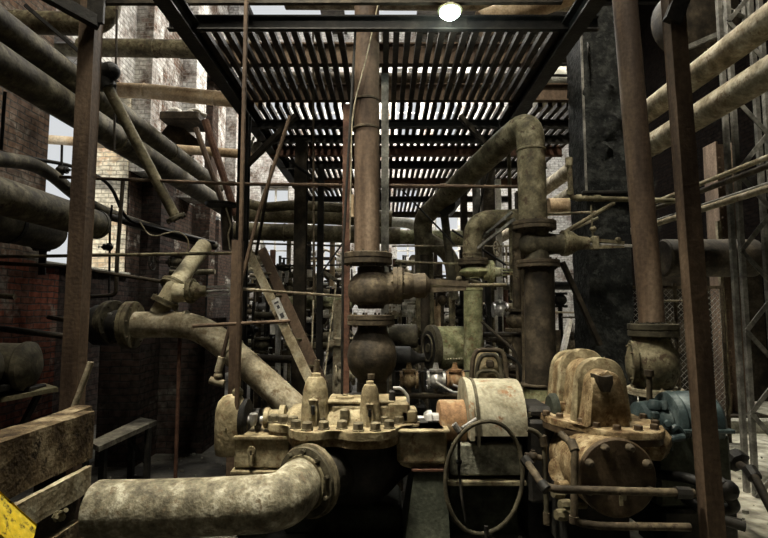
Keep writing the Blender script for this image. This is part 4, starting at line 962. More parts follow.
part(tb, 'side_boss', B().tube([W(640, 432, 3.6), W(655, 436, 3.55), W(657, 452, 3.55)], .075, 18, .1), 'turb')
part(tb, 'base_frame', B().channel((wx(545, 3.3), 3.32, .07), (wx(705, 3.3), 3.32, .07), .1, .14, .014, up=Z).channel((wx(545, 3.3), 4.3, .07), (wx(705, 3.3), 4.3, .07), .1, .14, .014, up=Z), 'black')
part(tb, 'support_leg', B().box2((ec.x - .22, 3.5, .07), (ec.x + .22, 4.2, ec.z - .1), .01), 'black')
# feed pipes
o = pipe('bronze tinted horizontal water pipe passing in front of the round end cover', [W(527, 462, 3.3), W(545, 489, 3.02), W(694, 493, 3.0)], r=.023, mat='rust', bend=.1)
part(o, 'union', B().cyl(W(524, 458, 3.32), W(530, 466, 3.28), .034, 8).cyl(W(541, 483, 3.06), W(547, 490, 3.02), .033, 12).cyl(W(676, 492.5, 3.0), W(690, 493, 3.0), .036, 8), 'black')
o = pipe('thin brown riser with elbows beside the round end cover', [W(561, 434, 3.3), W(575, 447, 3.12), W(574, 522, 3.1), W(600, 526, 3.1), W(690, 527, 3.1)], r=.022, mat='rust', bend=.05)
part(o, 'elbow_fitting', B().cyl(W(571, 441, 3.17), W(575, 451, 3.12), .029, 12).cyl(W(574, 516, 3.1), W(574, 523, 3.1), .029, 12), 'rust')
o = pipe('second slim pipe with elbows rising behind the thin brown riser', [W(527, 429, 3.6), W(537, 432, 3.6), W(544, 442, 3.6), W(547, 518, 3.6)], r=.018, mat='olivedark', bend=.05)
part(o, 'elbow_fitting', B().cyl(W(542, 436, 3.6), W(544, 446, 3.6), .027, 12).cyl(W(547, 512, 3.6), W(547, 524, 3.6), .028, 12), 'rust')
# seal block between guard and turbine pump
t = thing('gear_casing', 'black greasy gear casing between the guard and the ochre pump', 'casing', (wx(536, 3.9), 3.9, 0))
part(t, 'casing_box', B().box2((wx(522, 3.9), 3.75, .3), (wx(556, 3.9), 4.25, hz(418, 3.85)), .02).box2((wx(524, 3.9), 3.8, hz(418, 3.85)), (wx(550, 3.9), 4.2, hz(405, 3.9)), .03), 'black')
part(t, 'bolt_row', B().bolt((wx(530, 3.8), 3.82, hz(417, 3.8)), Z, .028, .035).bolt((wx(541, 3.8), 3.82, hz(417, 3.8)), Z, .028, .035).bolt((wx(549, 3.8), 3.84, hz(417, 3.8)), Z, .028, .035), 'olivedark')
part(t, 'end_disc', B().lathe((wx(551, 3.8), 3.85, ZT + .02), X, [(0, .1), (.02, .12), (.05, .12), (.06, .08)], 20), 'greendark')
part(t, 'pedestal', B().box2((wx(524, 3.9), 3.85, 0), (wx(552, 3.9), 4.2, .3)), 'black')
part(t, 'drain_valve', B().ball(W(533, 456, 3.6), .035, 10).cyl(W(525, 455, 3.6), W(541, 458, 3.6), .02, 10).cyl(W(533, 450, 3.6), W(533, 462, 3.6), .016, 8), 'rust')
# scrap fittings on the floor by the ochre pump
for i, (px, py, Y, L_) in enumerate([(553, 493, 3.5, .16), (560, 505, 3.45, .2), (556, 515, 3.4, .14)]):
    p = W(px, py, Y)
    o = single('pipe_union', ['hexagonal steel union wedged under the thin brown riser, topmost of three', 'longest of the three unions under the thin brown riser', 'lowest union nearest the floor under the thin brown riser'][i], 'fitting', B().lathe(p, (1, .3, -.1), [(0, .03), (.03, .04), (.07, .04), (.075, .028), (L_, .028)], 8), 'olive', 'unions under the riser')

# blue green motor
YB = 3.72
t = thing('electric_motor', 'blue green painted motor behind the near leaning post', 'motor', (wx(675, YB), YB, 0))
Zm = hz(391, YB) - .21
part(t, 'motor_body', B().lathe((wx(664, YB), YB, Zm), X, [(0, .14), (.01, .2), (.05, .21), (.07, .198), (.1, .21), (.30, .21), (.34, .17), (.38, .1)], 36), 'blue')
part(t, 'bearing_end', B().lathe((wx(634, YB), YB, Zm - .01), X, [(0, .1), (.02, .14), (.12, .15), (.2, .15), (.24, .12)], 28).lathe((wx(648, YB), YB - .08, Zm + .10), Z, [(0, .05), (.03, .05), (.06, .03)], 14).lathe((wx(656, YB), YB - .1, Zm + .10), Z, [(0, .03), (.03, .03), (.06, .02)], 10), 'blue')
part(t, 'split_line', B().box2((wx(632, YB), YB - .2, Zm - .05), (wx(664, YB), YB + .2, Zm - .015), .008).box2((wx(664, YB), YB - .235, Zm - .04), (wx(712, YB), YB + .235, Zm - .015), .004).bolts((wx(646, YB), YB - .14, Zm - .015), Z, .05, 3, .018, .02), 'blue')
part(t, 'lower_body', B().box2((wx(640, YB), YB - .19, .35), (wx(712, YB), YB + .2, Zm - .05), .03), 'greendark')
part(t, 'motor_base', B().box2((wx(642, YB), YB - .22, .1), (wx(712, YB), YB + .3, .35), .02), 'black')
part(t, 'base_block', B().box2((wx(650, YB), YB - .2, 0), (wx(706, YB), YB + .25, .1)), 'black')
part(t, 'oil_pipe', B().tube([W(669, 450, 3.42), W(669, 439, 3.42), W(684, 437, 3.42)], .024, 10, .05).tube([W(671, 432, 3.45), W(676, 426, 3.45), W(682, 434, 3.45)], .026, 10, .05), 'blue')
part(t, 'sensor', B().ball(W(668, 424, 3.5), .03, 10).cyl(W(668, 424, 3.48), W(668, 424, 3.42), .018, 8).box(W(655, 415, 3.5), (.05, .05, .05), None, .01), 'blue')
o = pipe('short oil pipe joining the ochre pump to the blue motor', [W(663, 448, 3.6), W(698, 449, 3.9)], r=.02, mat='rust')
part(o, 'union', B().cyl(W(662, 448, 3.59), W(671, 448.4, 3.66), .035, 8), 'orange')
o = pipe('black pipe with a valve running from under the motor across the dusty floor', [W(655, 474, 3.5), W(690, 478, 3.3), W(728, 495, 3.1), W(737, 508, 3.1), W(715, 510, 3.2)], r=.032, mat='black', bend=.06)
part(o, 'valve_lump', B().ball(W(728, 490, 3.1), .06, 12).cyl(W(716, 482, 3.15), W(724, 488, 3.1), .05, 8).cyl(W(705, 478, 3.2), W(712, 482, 3.2), .045, 8), 'black')
pipe('black diagonal brace pipe under the motor near the floor', [W(660, 480, 3.7), W(705, 515, 3.4), W(742, 523, 3.3)], r=.025, mat='black', bend=.05)
pipe('upper black pipe sloping beneath the motor over pale floor', [W(680, 455, 3.7), W(712, 480, 3.5)], r=.028, mat='black')
pipe('short grey pipe stub beneath the ochre pump outlet', [W(655, 468, 3.6), W(678, 469, 3.6)], r=.022, mat='olive')
pipe('lowest black pipe poking across the pale floor from the pump frame', [W(690, 500, 3.5), W(722, 520, 3.3), W(745, 527, 3.25)], r=.03, mat='black', bend=.05)
o = pipe('dark pipe with a chunky union sloping off the picture edge over the dusty floor', [W(716, 447, 4.2), W(738, 464, 4.0), W(752, 472, 3.8), W(790, 545, 3.4)], r=.03, mat='darkrust', bend=.08)
part(o, 'union', B().lathe(W(730, 455, 4.08), W(741, 466, 4.0) - W(730, 456, 4.1), [(0, .05), (.02, .085), (.09, .085), (.11, .05)], 8).cyl(W(749, 469, 3.85), W(755, 478, 3.78), .05, 8).cyl(W(740, 455, 4.05), W(748, 458, 4.05), .02, 6), 'black')
# debris
rb = B()
for i in range(260):
    x = random.uniform(2.2, 4.6); y = random.uniform(3.6, 8.5)
    s_ = random.uniform(.008, .035); rb.box((x, y, s_ * .4), (s_, s_ * random.uniform(.5, 1.3), s_ * .8), Matrix.Rotation(random.uniform(0, 3), 3, 'Z'))
for i in range(220):
    x = random.uniform(-3.6, 1.6); y = random.uniform(3.7, 8)
    s_ = random.uniform(.006, .025); rb.box((x, y, s_ * .4), (s_, s_ * random.uniform(.5, 1.6), s_ * .8), Matrix.Rotation(random.uniform(0, 3), 3, 'Z'))
o = mesh_obj('debris', rb, 'concrete'); o['kind'] = 'stuff'; o['label'] = 'scattered rubble crumbs on the floor'; o['category'] = 'debris'

# ================================================================ MIDDLE DISTANCE
# plank ladder with notice
t = thing('ladder', 'leaning pale wooden plank ladder with bare bolts', 'ladder', W(306, 378, 5.2))
a, c = W(312, 385, 5.0), W(248, 250, 5.9)
part(t, 'stile', B().bar(a, c, .085, .04, up=Yv, bev=.004), 'woodpale')
a2_, c2_ = W(323, 385, 5.2), W(262, 250, 6.0)
part(t, 'stile', B().bar(a2_, c2_, .10, .045, up=Yv, bev=.004), 'rustpost')
for k_ in (.12, .3, .62, .8):
    part(t, 'rung', B().cyl(a.lerp(c, k_), a2_.lerp(c2_, k_), .014, 8), 'olive')
t = thing('notice_board', 'small weathered notice with dark printing tied to the wooden ladder', 'notice', W(280, 315, 5.3))
n0, n1 = W(275, 299, 5.35), W(285, 322, 5.3); d = (n1 - n0).normalized()
part(t, 'board', B().bar(n0, n1, .085, .008, up=Yv), 'paper')
part(t, 'printing', B().bar(n0.lerp(n1, .12) - Yv * .008, n0.lerp(n1, .2) - Yv * .008, .05, .003, up=Yv).bar(n0.lerp(n1, .28) - Yv * .008, n0.lerp(n1, .42) - Yv * .008, .03, .003, up=Yv).bar(n0.lerp(n1, .62) - Yv * .008, n0.lerp(n1, .82) - Yv * .008, .04, .003, up=Yv), 'ink')
single('notice_board', 'blank pale card hanging lower behind the wooden ladder', 'notice', B().box(W(273, 328, 5.6), (.06, .01, .14)), 'paper')
for (px, Y, w, m_, top, lab) in [(300, 6.3, .15, 'darkrust', 3.9, 'thick dark red stanchion beneath the walkway left of the small rods'), (320, 6.6, .08, 'black', 3.6, 'slim black stanchion between the thick red one and the riser')]:
    post(lab.replace('left of', 'beside'), W(px, 280, Y).x, Y, w, m_, top, kind='i')
# horizontal large pipes behind
pipe('upper thick olive pipe crossing far behind the riser', [W(235, 213, 8.2), W(350, 217, 8.2), W(392, 219, 8.2)], r=.14, mat='olive')
pipe('lower thick olive pipe crossing far behind the riser', [W(235, 231, 8.0), W(400, 236, 8.0)], r=.14, mat='olive', welds=[(0, .3)])
pipe('olive pipe section crossing beyond the green channel', [W(392, 237, 8.1), W(462, 238, 8.1)], r=.12, mat='green')
pipe('bright cream pipe crossing above the olive section', [W(390, 222, 8.6), W(412, 223, 8.6), W(425, 236, 8.5)], r=.09, mat='white')
pipe('long mossy pipe crossing low between the stanchions', [W(282, 302, 7.2), W(352, 303, 7.2)], r=.085, mat='green')
pipe('short olive pipe with an elbow above the ladder top', [W(238, 200, 7.4), W(262, 208, 7.4), W(290, 205, 7.4), W(345, 208, 7.4)], r=.075, mat='olive', bend=.2)
o = pipe('dark elbow pipe curling down from the bent riser end', [W(425, 238, 7.1), W(452, 255, 7.0), W(455, 290, 7.0)], r=.11, mat='olive', bend=.3)
pipe('slim olive pipe slanting between the bends', [W(444, 212, 6.6), W(448, 245, 6.6), W(455, 300, 6.6)], r=.055, mat='olivedark', bend=.1)
pipe('clustered hanger clamp on the bent riser slope', [W(438, 196, 6.5), W(455, 205, 6.4), W(442, 215, 6.5)], r=.05, mat='black', bend=.1, name='pipe_clamp', cat='clamp')
# tank drum w/ open end
t = thing('boiler_drum', 'mossy green riveted drum lying open at one end behind the guard', 'drum', W(442, 372, 6.0))
a = W(431, 348, 5.9); dd = V((1, .3, 0)).normalized(); nn = V((.3, -1, 0)).normalized()
part(t, 'drum_shell', B().lathe(a, dd, [(0, .24), (0, .245), (.02, .25), (.55, .25), (.57, .24)], 36), 'green')
part(t, 'bore_shade_disc', B().lathe(a - dd * .036, dd, [(0, .205), (.03, .205)], 30), 'black')  # black disc with the dark inside of the open drum painted on
part(t, 'rim', B().lathe(a - dd * .03, dd, [(0, .25), (.01, .268), (.07, .268), (.08, .25)], 36), 'olivedark')
part(t, 'bore_rings', B().lathe(a - dd * .05, dd, [(0, .05), (.03, .07)], 14).tube([a - dd * .045 + nn * math.cos(q) * .15 + Z * math.sin(q) * .15 for q in [2 * PI * k / 24 for k in range(24)]], .012, 6, 0, 1, closed=True), 'olivedark')
b = B()
for i in range(14):
    b.ball(a + dd * (.08 + i * .034) + nn * .225 - Z * .11, .012, 6)
part(t, 'rivet_row', b, 'cream')
part(t, 'saddle', B().box(W(446, 369, 6.0) + V((0, 0, -.12)), (.5, .35, .25), None, .01), 'black')
part(t, 'leg', B().box2((W(430, 370, 6).x, 5.9, 0), (W(462, 370, 6).x, 6.2, W(446, 369, 6.0).z - .2)), 'black')
t = thing('boiler_drum', 'smaller olive drum end facing sideways behind the globe valve', 'drum', W(403, 352, 6.0))
part(t, 'drum_shell', B().lathe(W(388, 336, 6.0), X, [(0, .14), (.33, .14), (.35, .12)], 28), 'olivedark')
part(t, 'stand', B().box2((W(392, 345, 6).x, 5.95, 0), (W(412, 345, 6).x, 6.1, W(400, 346, 6).z)), 'black')
t = thing('motor_rotor', 'black cylindrical motor beneath the smaller olive drum', 'motor', W(405, 372, 5.6))
part(t, 'motor_body', B().lathe(W(392, 358, 5.6), X, [(0, .1), (.02, .13), (.2, .13), (.23, .09), (.3, .05), (.36, .05)], 26), 'black')
part(t, 'stand', B().box2((W(395, 360, 5.6).x, 5.55, 0), (W(415, 360, 5.6).x, 5.7, W(400, 364, 5.6).z)), 'black')
# pumps behind the guard
t = thing('small_pump', 'small tan pump with nested loop handles behind the coupling guard', 'pump', W(489, 380, 4.7))
def loop(px0, px1, top, bot, Y, r):
    return B().tube([W(px0 - 3, bot, Y), W(px0, top + 8, Y), W(px0 + 4, top, Y), W(px1 - 4, top, Y), W(px1, top + 8, Y), W(px1 + 3, bot, Y)], r, 10, .06)
part(t, 'hood', hood(W(474, 380, 4.8).x, W(503, 380, 4.8).x, 4.75, 5.0, W(480, 400, 4.8).z, W(480, 350, 4.8).z, .1, .04), 'pump')
part(t, 'loop_handle', loop(473, 505, 350, 392, 4.68, .022), 'rust')
part(t, 'loop_handle', loop(478, 500, 355, 385, 4.62, .02), 'olivedark')
part(t, 'loop_handle', B().tube([W(476, 384, 4.5), W(478, 371, 4.5), W(497, 371, 4.5), W(500, 381, 4.5)], .016, 8, .05), 'olivedark')
part(t, 'nub', B().box(W(490, 364, 4.6), (.07, .06, .07), None, .015), 'rust')
part(t, 'pump_body', B().box2((W(474, 380, 4.8).x, 4.7, 0), (W(503, 380, 4.8).x, 5.05, W(480, 398, 4.8).z)), 'black')
o = pipe('dark pipe arching behind the small tan pump', [W(482, 352, 5.0), W(486, 345, 5.0), W(519, 362, 5.0), W(524, 385, 5.0)], r=.02, mat='black', bend=.08)
pipe('thin diagonal pipe from the valve column towards the dark riser', [W(482, 322, 5.2), W(516, 352, 5.0), W(518, 380, 5.0)], r=.016, mat='darkrust', bend=.08)
# slim dark column pipes with ball valve around px 515
o = pipe('thin dark riser hugging the large dark pipe', [W(524, 180, 4.95), V((W(524, 270, 4.95).x, 4.95, .3))], r=.045, mat='rust')
t = gate_valve('small rusty ball valve on a side riser beside the large dark pipe', W(517, 320, 5.5), Z, -X, .075, 'rust', L=.22)
part(t, 'riser', B().cyl(W(517, 232, 5.5), W(517, 308, 5.5), .05, 14).cyl(W(517, 334, 5.5), V((W(517, 334, 5.5).x, 5.5, 0)), .06, 14), 'rust')
t = gate_valve('squat flanged fitting at the foot of the side riser', W(519, 374, 5.3), Z, X, .09, 'rust', L=.12)
# vertical pipes in middle gap
for i, (px, Y, w, y0, y1, m_, lab) in enumerate([
    (425, 7.0, .13, 255, 345, 'darkrust', 'dark round column standing over the boiler drum'),
    (452, 6.8, .09, 290, 328, 'olive', 'short olive pipe leg standing on the boiler drum'),
    (437, 8.0, .09, 300, 350, 'tan', 'pale boxed pipe leg with a square head beyond the drum'),
    (500, 7.5, .07, 180, 360, 'white', 'whitish slim column far beyond the smaller bend'),
    (490, 8.4, .2, 160, 340, 'rust', 'red brown far column between the two bends'),
    (478, 9.0, .12, 150, 220, 'lattice', 'grey far column beyond the bent riser'),
    (512, 6.4, .05, 130, 300, 'olive', 'slim pole just beside the large bent riser')]):
    x = W(px, 300, Y).x
    single('stanchion', lab, 'post', B().bar((x, Y, 0 if y1 > 340 else W(px, y1, Y).z), (x, Y, W(px, y0, Y).z), w, w, up=Yv, bev=.005) if m_ not in ('olive', 'darkrust') else B().cyl((x, Y, 0 if y1 > 340 else W(px, y1, Y).z), (x, Y, W(px, y0, Y).z), w / 2, 14), m_)
# horizontal rods / pipes across the middle
rods = [((392, 246, 6.6), (520, 246, 6.6), .012, 'lag', 'thin bright rod crossing behind the valve column'),
        ((395, 262, 6.4), (470, 264, 6.2), .014, 'olive', 'wavy rod crossing just below the thin bright rod'),
        ((240, 243, 7.0), (345, 246, 7.0), .014, 'olive', 'thin rod crossing above the ladder head'),
        ((255, 266, 7.4), (345, 265, 7.4), .013, 'darkrust', 'thin dark rod crossing behind the ladder'),
        ((395, 372, 5.0), (470, 371, 5.0), .01, 'black', 'black rod crossing over the small bronze valves'),
        ((545, 312, 6.2), (596, 313, 6.2), .013, 'lag', 'thin rail crossing behind the dark pipe and the pier'),
        ((640, 301, 6.0), (700, 301, 6.0), .014, 'olive', 'thin rail crossing behind the check valve'),
        ((480, 335, 6.0), (522, 334, 6.0), .03, 'darkrust', 'thick short pipe joining the mossy pipe to the side riser')]
for a, c, r, m_, lab in rods: single('cross_rod', lab, 'rod', B().tube([W(*a), W(*c)], r, 8), m_)
diag = [((272, 165, 6.3), (256, 255, 6.6), 'darkrust', .02, 'thin dark rod leaning above the ladder'),
        ((205, 120, 6.4), (236, 215, 6.6), 'redrust', .05, 'red rusted angle brace leaning under the walkway edge'),
        ((196, 128, 6.8), (228, 218, 6.8), 'rustpost', .04, 'second rusted angle brace beside the red one'),
        ((286, 158, 5.8), (330, 190, 6.2), 'black', .02, 'black rod slanting under the first walkway bay'),
        ((452, 230, 6.2), (506, 265, 6.0), 'black', .014, 'thin black rod slanting by the smaller bend'),
        ((402, 190, 6.3), (455, 245, 6.3), 'black', .012, 'thin rod slanting behind the grey channel'),
        ((500, 120, 6.0), (470, 250, 6.2), 'black', .010, 'hair thin rod slanting by the bent riser'),
        ((336, 285, 6.0), (322, 395, 5.2), 'lag', .010, 'thin pale rod leaning by the bell cover'),
        ((315, 262, 6.0), (310, 395, 5.3), 'lag', .010, 'thin pale rod standing behind the bell cover'),
        ((320, 275, 6.2), (345, 240, 6.4), 'black', .012, 'short black rod slanting towards the riser')]
for a, c, m_, r, lab in diag: single('brace_rod', lab, 'rod', B().cyl(W(*a), W(*c), r, 8), m_)
# hanging board shape near walkway corner
t = thing('chain_hoist', 'dark flat plate with a hanging pale chain near the walkway corner', 'hoist', W(218, 210, 6.0))
part(t, 'top_plate', B().lathe(W(221, 206, 6.0), Z, [(0, .18), (.03, .19), (.05, .1)], 20), 'black')
part(t, 'body', B().cyl(W(226, 208, 6.0), W(228, 250, 6.0), .07, 12), 'darkrust')
part(t, 'chain', B().tube([W(226, 208, 5.9), W(231, 225, 5.9), W(228, 235, 5.9), W(230, 250, 5.9)], .010, 6), 'lag')
single('sheet_offcut', 'white streaked sheet offcut beneath the walkway corner brace', 'sheet', B().bar(W(243, 165, 6.2), W(254, 137, 6.2), .06, .01), 'white')
single('globe_lamp', 'pale rounded globe lamp cover hanging by the walkway brace', 'lamp', B().ball(W(258, 149, 6.4), .1, 14, (1, .8, 1)).cyl(W(258, 142, 6.4), W(260, 128, 6.4), .02, 8), 'concrete')
# pendant lamp (lit) over the walkway front
t = thing('pendant_lamp', 'lit greenish white lamp hanging above the walkway front beam', 'lamp', W(450, 15, 3.9))
c = W(450, 21, 3.9)
part(t, 'lamp_glass', B().lathe(c, Z, [(.02, .02), (.035, .06), (.06, .085), (.085, .085)], 20), 'bulb')
part(t, 'reflector', B().lathe(c + Z * .085, Z, [(0, .10), (.01, .10), (.04, .06), (.06, .03)], 20), 'green')
part(t, 'stem', B().cyl(c + Z * .12, c + Z * .3, .012, 6), 'black')
# overhead rails & pipes above the walkway
single('rail', 'dark rail running across just above the walkway front beam', 'rail', B().bar(W(55, 2, 4.0), W(562, 1, 4.0), .04, .045, up=Z), 'darkrust')
ov = [((180, 52, 7.2), (600, 56, 7.2), .10, 'darkrust', 'dark pipe crossing above the walkway bars'),
      ((285, -8, 6.5), (600, -6, 6.5), .22, 'lag', 'broad pale duct crossing high above the lamp'),
      ((240, 78, 9.5), (590, 80, 9.5), .12, 'rust', 'rusty pipe crossing beyond the walkway high up'),
      ((480, 25, 6.2), (600, -20, 6.2), .17, 'tan', 'wide tan duct slanting over the walkway corner')]
for a, c, r, m_, lab in ov: single('pipe', lab, 'pipe', B().tube([W(*a), W(*c)], r, 20), m_)
t = single('storage_tank', 'pale riveted tank seen beyond the walkway by the pier', 'tank', B().lathe(W(535, 90, 8.0), X, [(0, .25), (.05, .36), (1.1, .36), (1.15, .25)], 28), 'concrete')
for i, y in enumerate((64, 75, 92)):
    single('rail', ['uppermost thin rail between walkway corner and pier', 'middle thin rail between walkway corner and pier', 'lowest thin rail between walkway corner and pier'][i], 'rail', B().cyl(W(535, y, 5.9), W(592, y + 1, 5.9), .018, 8), 'black', 'rails by the pier')
t = thing('chain_sheave', 'small dark chain wheel fixed against the pier edge', 'wheel', W(588, 55, 5.1))
handwheel(t, W(589, 55, 5.1), (1, -.5, 0), .12, 'black')
t = thing('spoked_handwheel', 'pale spoked valve handwheel beyond the smaller bend', 'handwheel', W(497, 249, 6.5))
handwheel(t, W(497, 249, 6.5), (1, -.8, 0), .10, 'lag')
# ================================================================ FAR CLUTTER (each its own thing)
random.seed(21)
mats = ['rust', 'olive', 'black', 'lag', 'olivedark', 'green', 'redrust', 'tan', 'darkrust', 'lattice']
matw = {'rust': 'rusty', 'olive': 'olive', 'black': 'black', 'lag': 'dusty pale', 'olivedark': 'dark olive', 'green': 'mossy', 'redrust': 'red rusted', 'tan': 'tan', 'darkrust': 'dark rusty', 'lattice': 'grey', 'bare': 'bright steel', 'white': 'chalky', 'turb': 'ochre', 'cream': 'cream'}
# horizontal far pipes: (px0, px1, py, Y, r, mat, place words)
far_h = [(250, 345, 275, 10.5, .05, 'lag', 'high behind the ladder'), (262, 345, 284, 9.8, .04, 'white', 'just under the high one behind the ladder'),
 (255, 340, 315, 8.6, .06, 'olivedark', 'at ladder notice height'), (285, 350, 336, 7.4, .07, 'lag', 'above the first bell cover'),
 (285, 350, 345, 7.0, .05, 'olive', 'nearest above the first bell cover'), (395, 470, 285, 9.6, .05, 'lag', 'level with the globe valve stem'),
 (395, 465, 298, 10.2, .06, 'olive', 'just below the globe valve stem'), (392, 425, 313, 8.2, .05, 'white', 'short, beside the lower globe valve'),
 (482, 522, 286, 8.8, .05, 'olivedark', 'beyond the mossy pipe'), (482, 524, 305, 8.0, .04, 'lag', 'in the gap beside the ball valve'),
 (482, 524, 360, 6.8, .04, 'olive', 'behind the loop handles'), (545, 590, 285, 8.4, .07, 'black', 'between dark pipe and pier'),
 (548, 592, 335, 7.8, .05, 'rust', 'low between dark pipe and pier'), (396, 424, 262, 9.4, .05, 'cream', 'beside the channel head'),
 (255, 300, 358, 6.6, .05, 'darkrust', 'low behind the ladder foot'), (150, 215, 272, 9.2, .05, 'olive', 'behind the cream branch valve')]
for (a, c, y, Y, r, m_, w_) in far_h:
    o = single('pipe', 'distant %s horizontal pipe %s' % (matw[m_], w_), 'pipe', B().tube([W(a, y, Y), W((a + c) / 2, y + 1, Y), W(c, y + random.uniform(-1, 2), Y)], r, 12), m_)
    for q in (.12, .88):
        e = W(a + (c - a) * q, y + 1, Y); part(o, 'support_leg', B().cyl(e, V((e.x, e.y, 0)), .02, 8), 'black')
far_v = [(262, 245, 330, 9.5, .05, 'white', 'nearest the ladder head'), (272, 250, 300, 10.5, .06, 'redrust', 'second from the ladder head'), (288, 240, 330, 9, .04, 'lag', 'beside the thick red stanchion'),
 (308, 240, 300, 10, .05, 'black', 'between red and black stanchions'), (332, 240, 345, 8.5, .045, 'tan', 'beyond the black stanchion'), (338, 300, 390, 6.2, .06, 'lag', 'just beside the lower globe valve'),
 (404, 262, 330, 9, .04, 'black', 'beside the globe valve bonnet'), (414, 255, 330, 9.5, .045, 'lag', 'beyond the globe valve yoke'), (440, 262, 330, 9.2, .05, 'rust', 'beyond the boiler drum'),
 (462, 250, 330, 8.6, .04, 'black', 'just before the mossy pipe'), (488, 275, 350, 7.8, .05, 'black', 'just past the mossy pipe'), (496, 290, 350, 8.2, .035, 'white', 'in the gap past the mossy pipe'),
 (505, 290, 350, 7.6, .05, 'redrust', 'before the ball valve riser'), (556, 330, 400, 6.8, .05, 'rust', 'right of the dark pipe foot'.replace('right of', 'behind')), (579, 280, 400, 7, .06, 'tan', 'next to the pier')]
for (px, y0, y1, Y, r, m_, w_) in far_v:
    x = W(px, 300, Y).x; single('pipe', 'distant %s upright pipe %s' % (matw[m_], w_), 'pipe', B().cyl((x, Y, 0), (x, Y, W(px, y0, Y).z), r, 12).cyl((x, Y, W(px, (y0 + y1) / 2, Y).z), (x, Y, W(px, (y0 + y1) / 2, Y).z + .06), r * 1.9, 12), m_)
# small valves in the distance
base = gate_valve('x', W(0, 0, 9), Z, X, .07, 'rust', stem_len=.35, wheel=.13)
for ch in list(base.children): bpy.data.objects.remove(ch)
bpy.data.objects.remove(base)
sv = [(258, 258, 9, X, 'lag', 'highest behind the ladder'), (268, 272, 8.6, X, 'bare', 'in the light behind the ladder'), (290, 290, 8.8, Z, 'olive', 'against the thick red stanchion'),
 (312, 283, 9, X, 'lag', 'between the stanchions high up'), (330, 276, 8.8, X, 'rust', 'beyond the black stanchion high up'), (334, 310, 8.4, Z, 'white', 'beside the riser stanchion'), (312, 330, 7.4, X, 'black', 'low between the stanchions'),
 (262, 345, 7, X, 'olivedark', 'dark, below the ladder card'), (246, 330, 7.2, X, 'black', 'dark, beside the post'), (400, 272, 8.4, X, 'lag', 'above the globe valve stem'), (410, 305, 8, X, 'white', 'bright one under the globe valve yoke'),
 (416, 330, 7.4, Z, 'olive', 'over the smaller drum'), (442, 300, 8, Z, 'rust', 'over the open drum'), (460, 312, 7.8, X, 'black', 'behind the mossy pipe'), (500, 310, 7.4, Z, 'bare', 'bright one past the mossy pipe'),
 (506, 340, 6.8, X, 'rust', 'below the bright one past the mossy pipe'), (492, 268, 8, X, 'olive', 'above the small tan pump'), (560, 300, 7.4, X, 'black', 'between the dark pipe and the pier'), (572, 345, 7, Z, 'rust', 'low near the pier'),
 (268, 380, 5.8, X, 'olivedark', 'on the floor line by the ladder foot'), (345, 375, 5.4, Z, 'lag', 'just behind the second bell cover'), (178, 262, 7.5, X, 'olivedark', 'by the cream pipe top')]
for (px, py, Y, st, m_, w_) in sv:
    t = gate_valve('distant %s valve %s' % (matw[m_], w_), W(px, py, Y), Z if st is X else X, (st if st is Z else X * random.choice((-1, 1))), .062, m_, stem_len=.34, wheel=.12)
    e = W(px, py, Y); part(t, 'riser', B().cyl(e - Z * .08, V((e.x, e.y, 0)), .032, 10), 'black' if m_ == 'bare' else m_)
# bronze little valves on the manifold behind the pump
mf = thing('valve_manifold', 'low manifold pipe carrying little bronze valves behind the pump', 'manifold', W(430, 400, 4.9))
part(mf, 'header_pipe', B().cyl(W(395, 396, 4.9), W(470, 395, 4.9), .03, 12).cyl(W(400, 396, 4.9), V((W(400, 396, 4.9).x, 4.9, 0)), .03, 10).cyl(W(465, 396, 4.9), V((W(465, 396, 4.9).x, 4.9, 0)), .03, 10), 'rust')
for i, (px, py, m_, w_) in enumerate([(409, 380, 'turb', 'rounded bronze valve lump nearest the central riser on the manifold'), (436, 380, 'bare', 'bright ribbed valve in the middle of the manifold'), (455, 380, 'orange', 'orange tinted valve nearest the mossy pipe on the manifold')]):
    t = gate_valve(w_, W(px, py, 4.9), X, Z, .05, m_, L=.15, stem_len=.12)
    part(t, 'riser', B().cyl(W(px, py + 2, 4.9), W(px, 396, 4.9), .022, 8), 'rust')
single('lever', 'bright bent lever handle beside the manifold', 'lever', B().tube([W(453, 385, 4.8), W(462, 388, 4.75), W(470, 385, 4.7)], .012, 8).tube([W(436, 382, 4.8), W(452, 392, 4.75), W(459, 393, 4.7)], .014, 8), 'bare')
# machine blocks on the floor mid-distance
blocks = [(168, 215, 6.9, .9, 'black', 'dark machine block beyond the cream bend'), (262, 300, 6.6, .75, 'black', 'black pump base behind the ladder foot'),
          (318, 350, 6.8, .85, 'olivedark', 'dark olive machine base behind the second bell cover'), (398, 425, 6.8, .8, 'black', 'black machine base under the smaller drum')]
for (a, c, Y, h, m_, lab) in blocks:
    t = thing('machine_base', lab, 'machine', (W((a + c) / 2, 380, Y).x, Y, 0))
    xa, xc = W(a, 380, Y).x, W(c, 380, Y).x
    part(t, 'base_block', B().box2((xa, Y - .25, 0), (xc, Y + .35, h * .6), .03), m_)
    part(t, 'casing', B().lathe((xa + .05, Y, h * .75), X, [(0, .1), (.03, .2), (xc - xa - .15, .22), (xc - xa - .1, .1)], 22), m_)
    part(t, 'cover_bolts', B().bolts((xa + .05, Y, h * .75), -X, .15, 6, .02, .02).bolts(((xa + xc) / 2, Y - .2, h * .6), Z, .1, 5, .02, .03), 'olive')
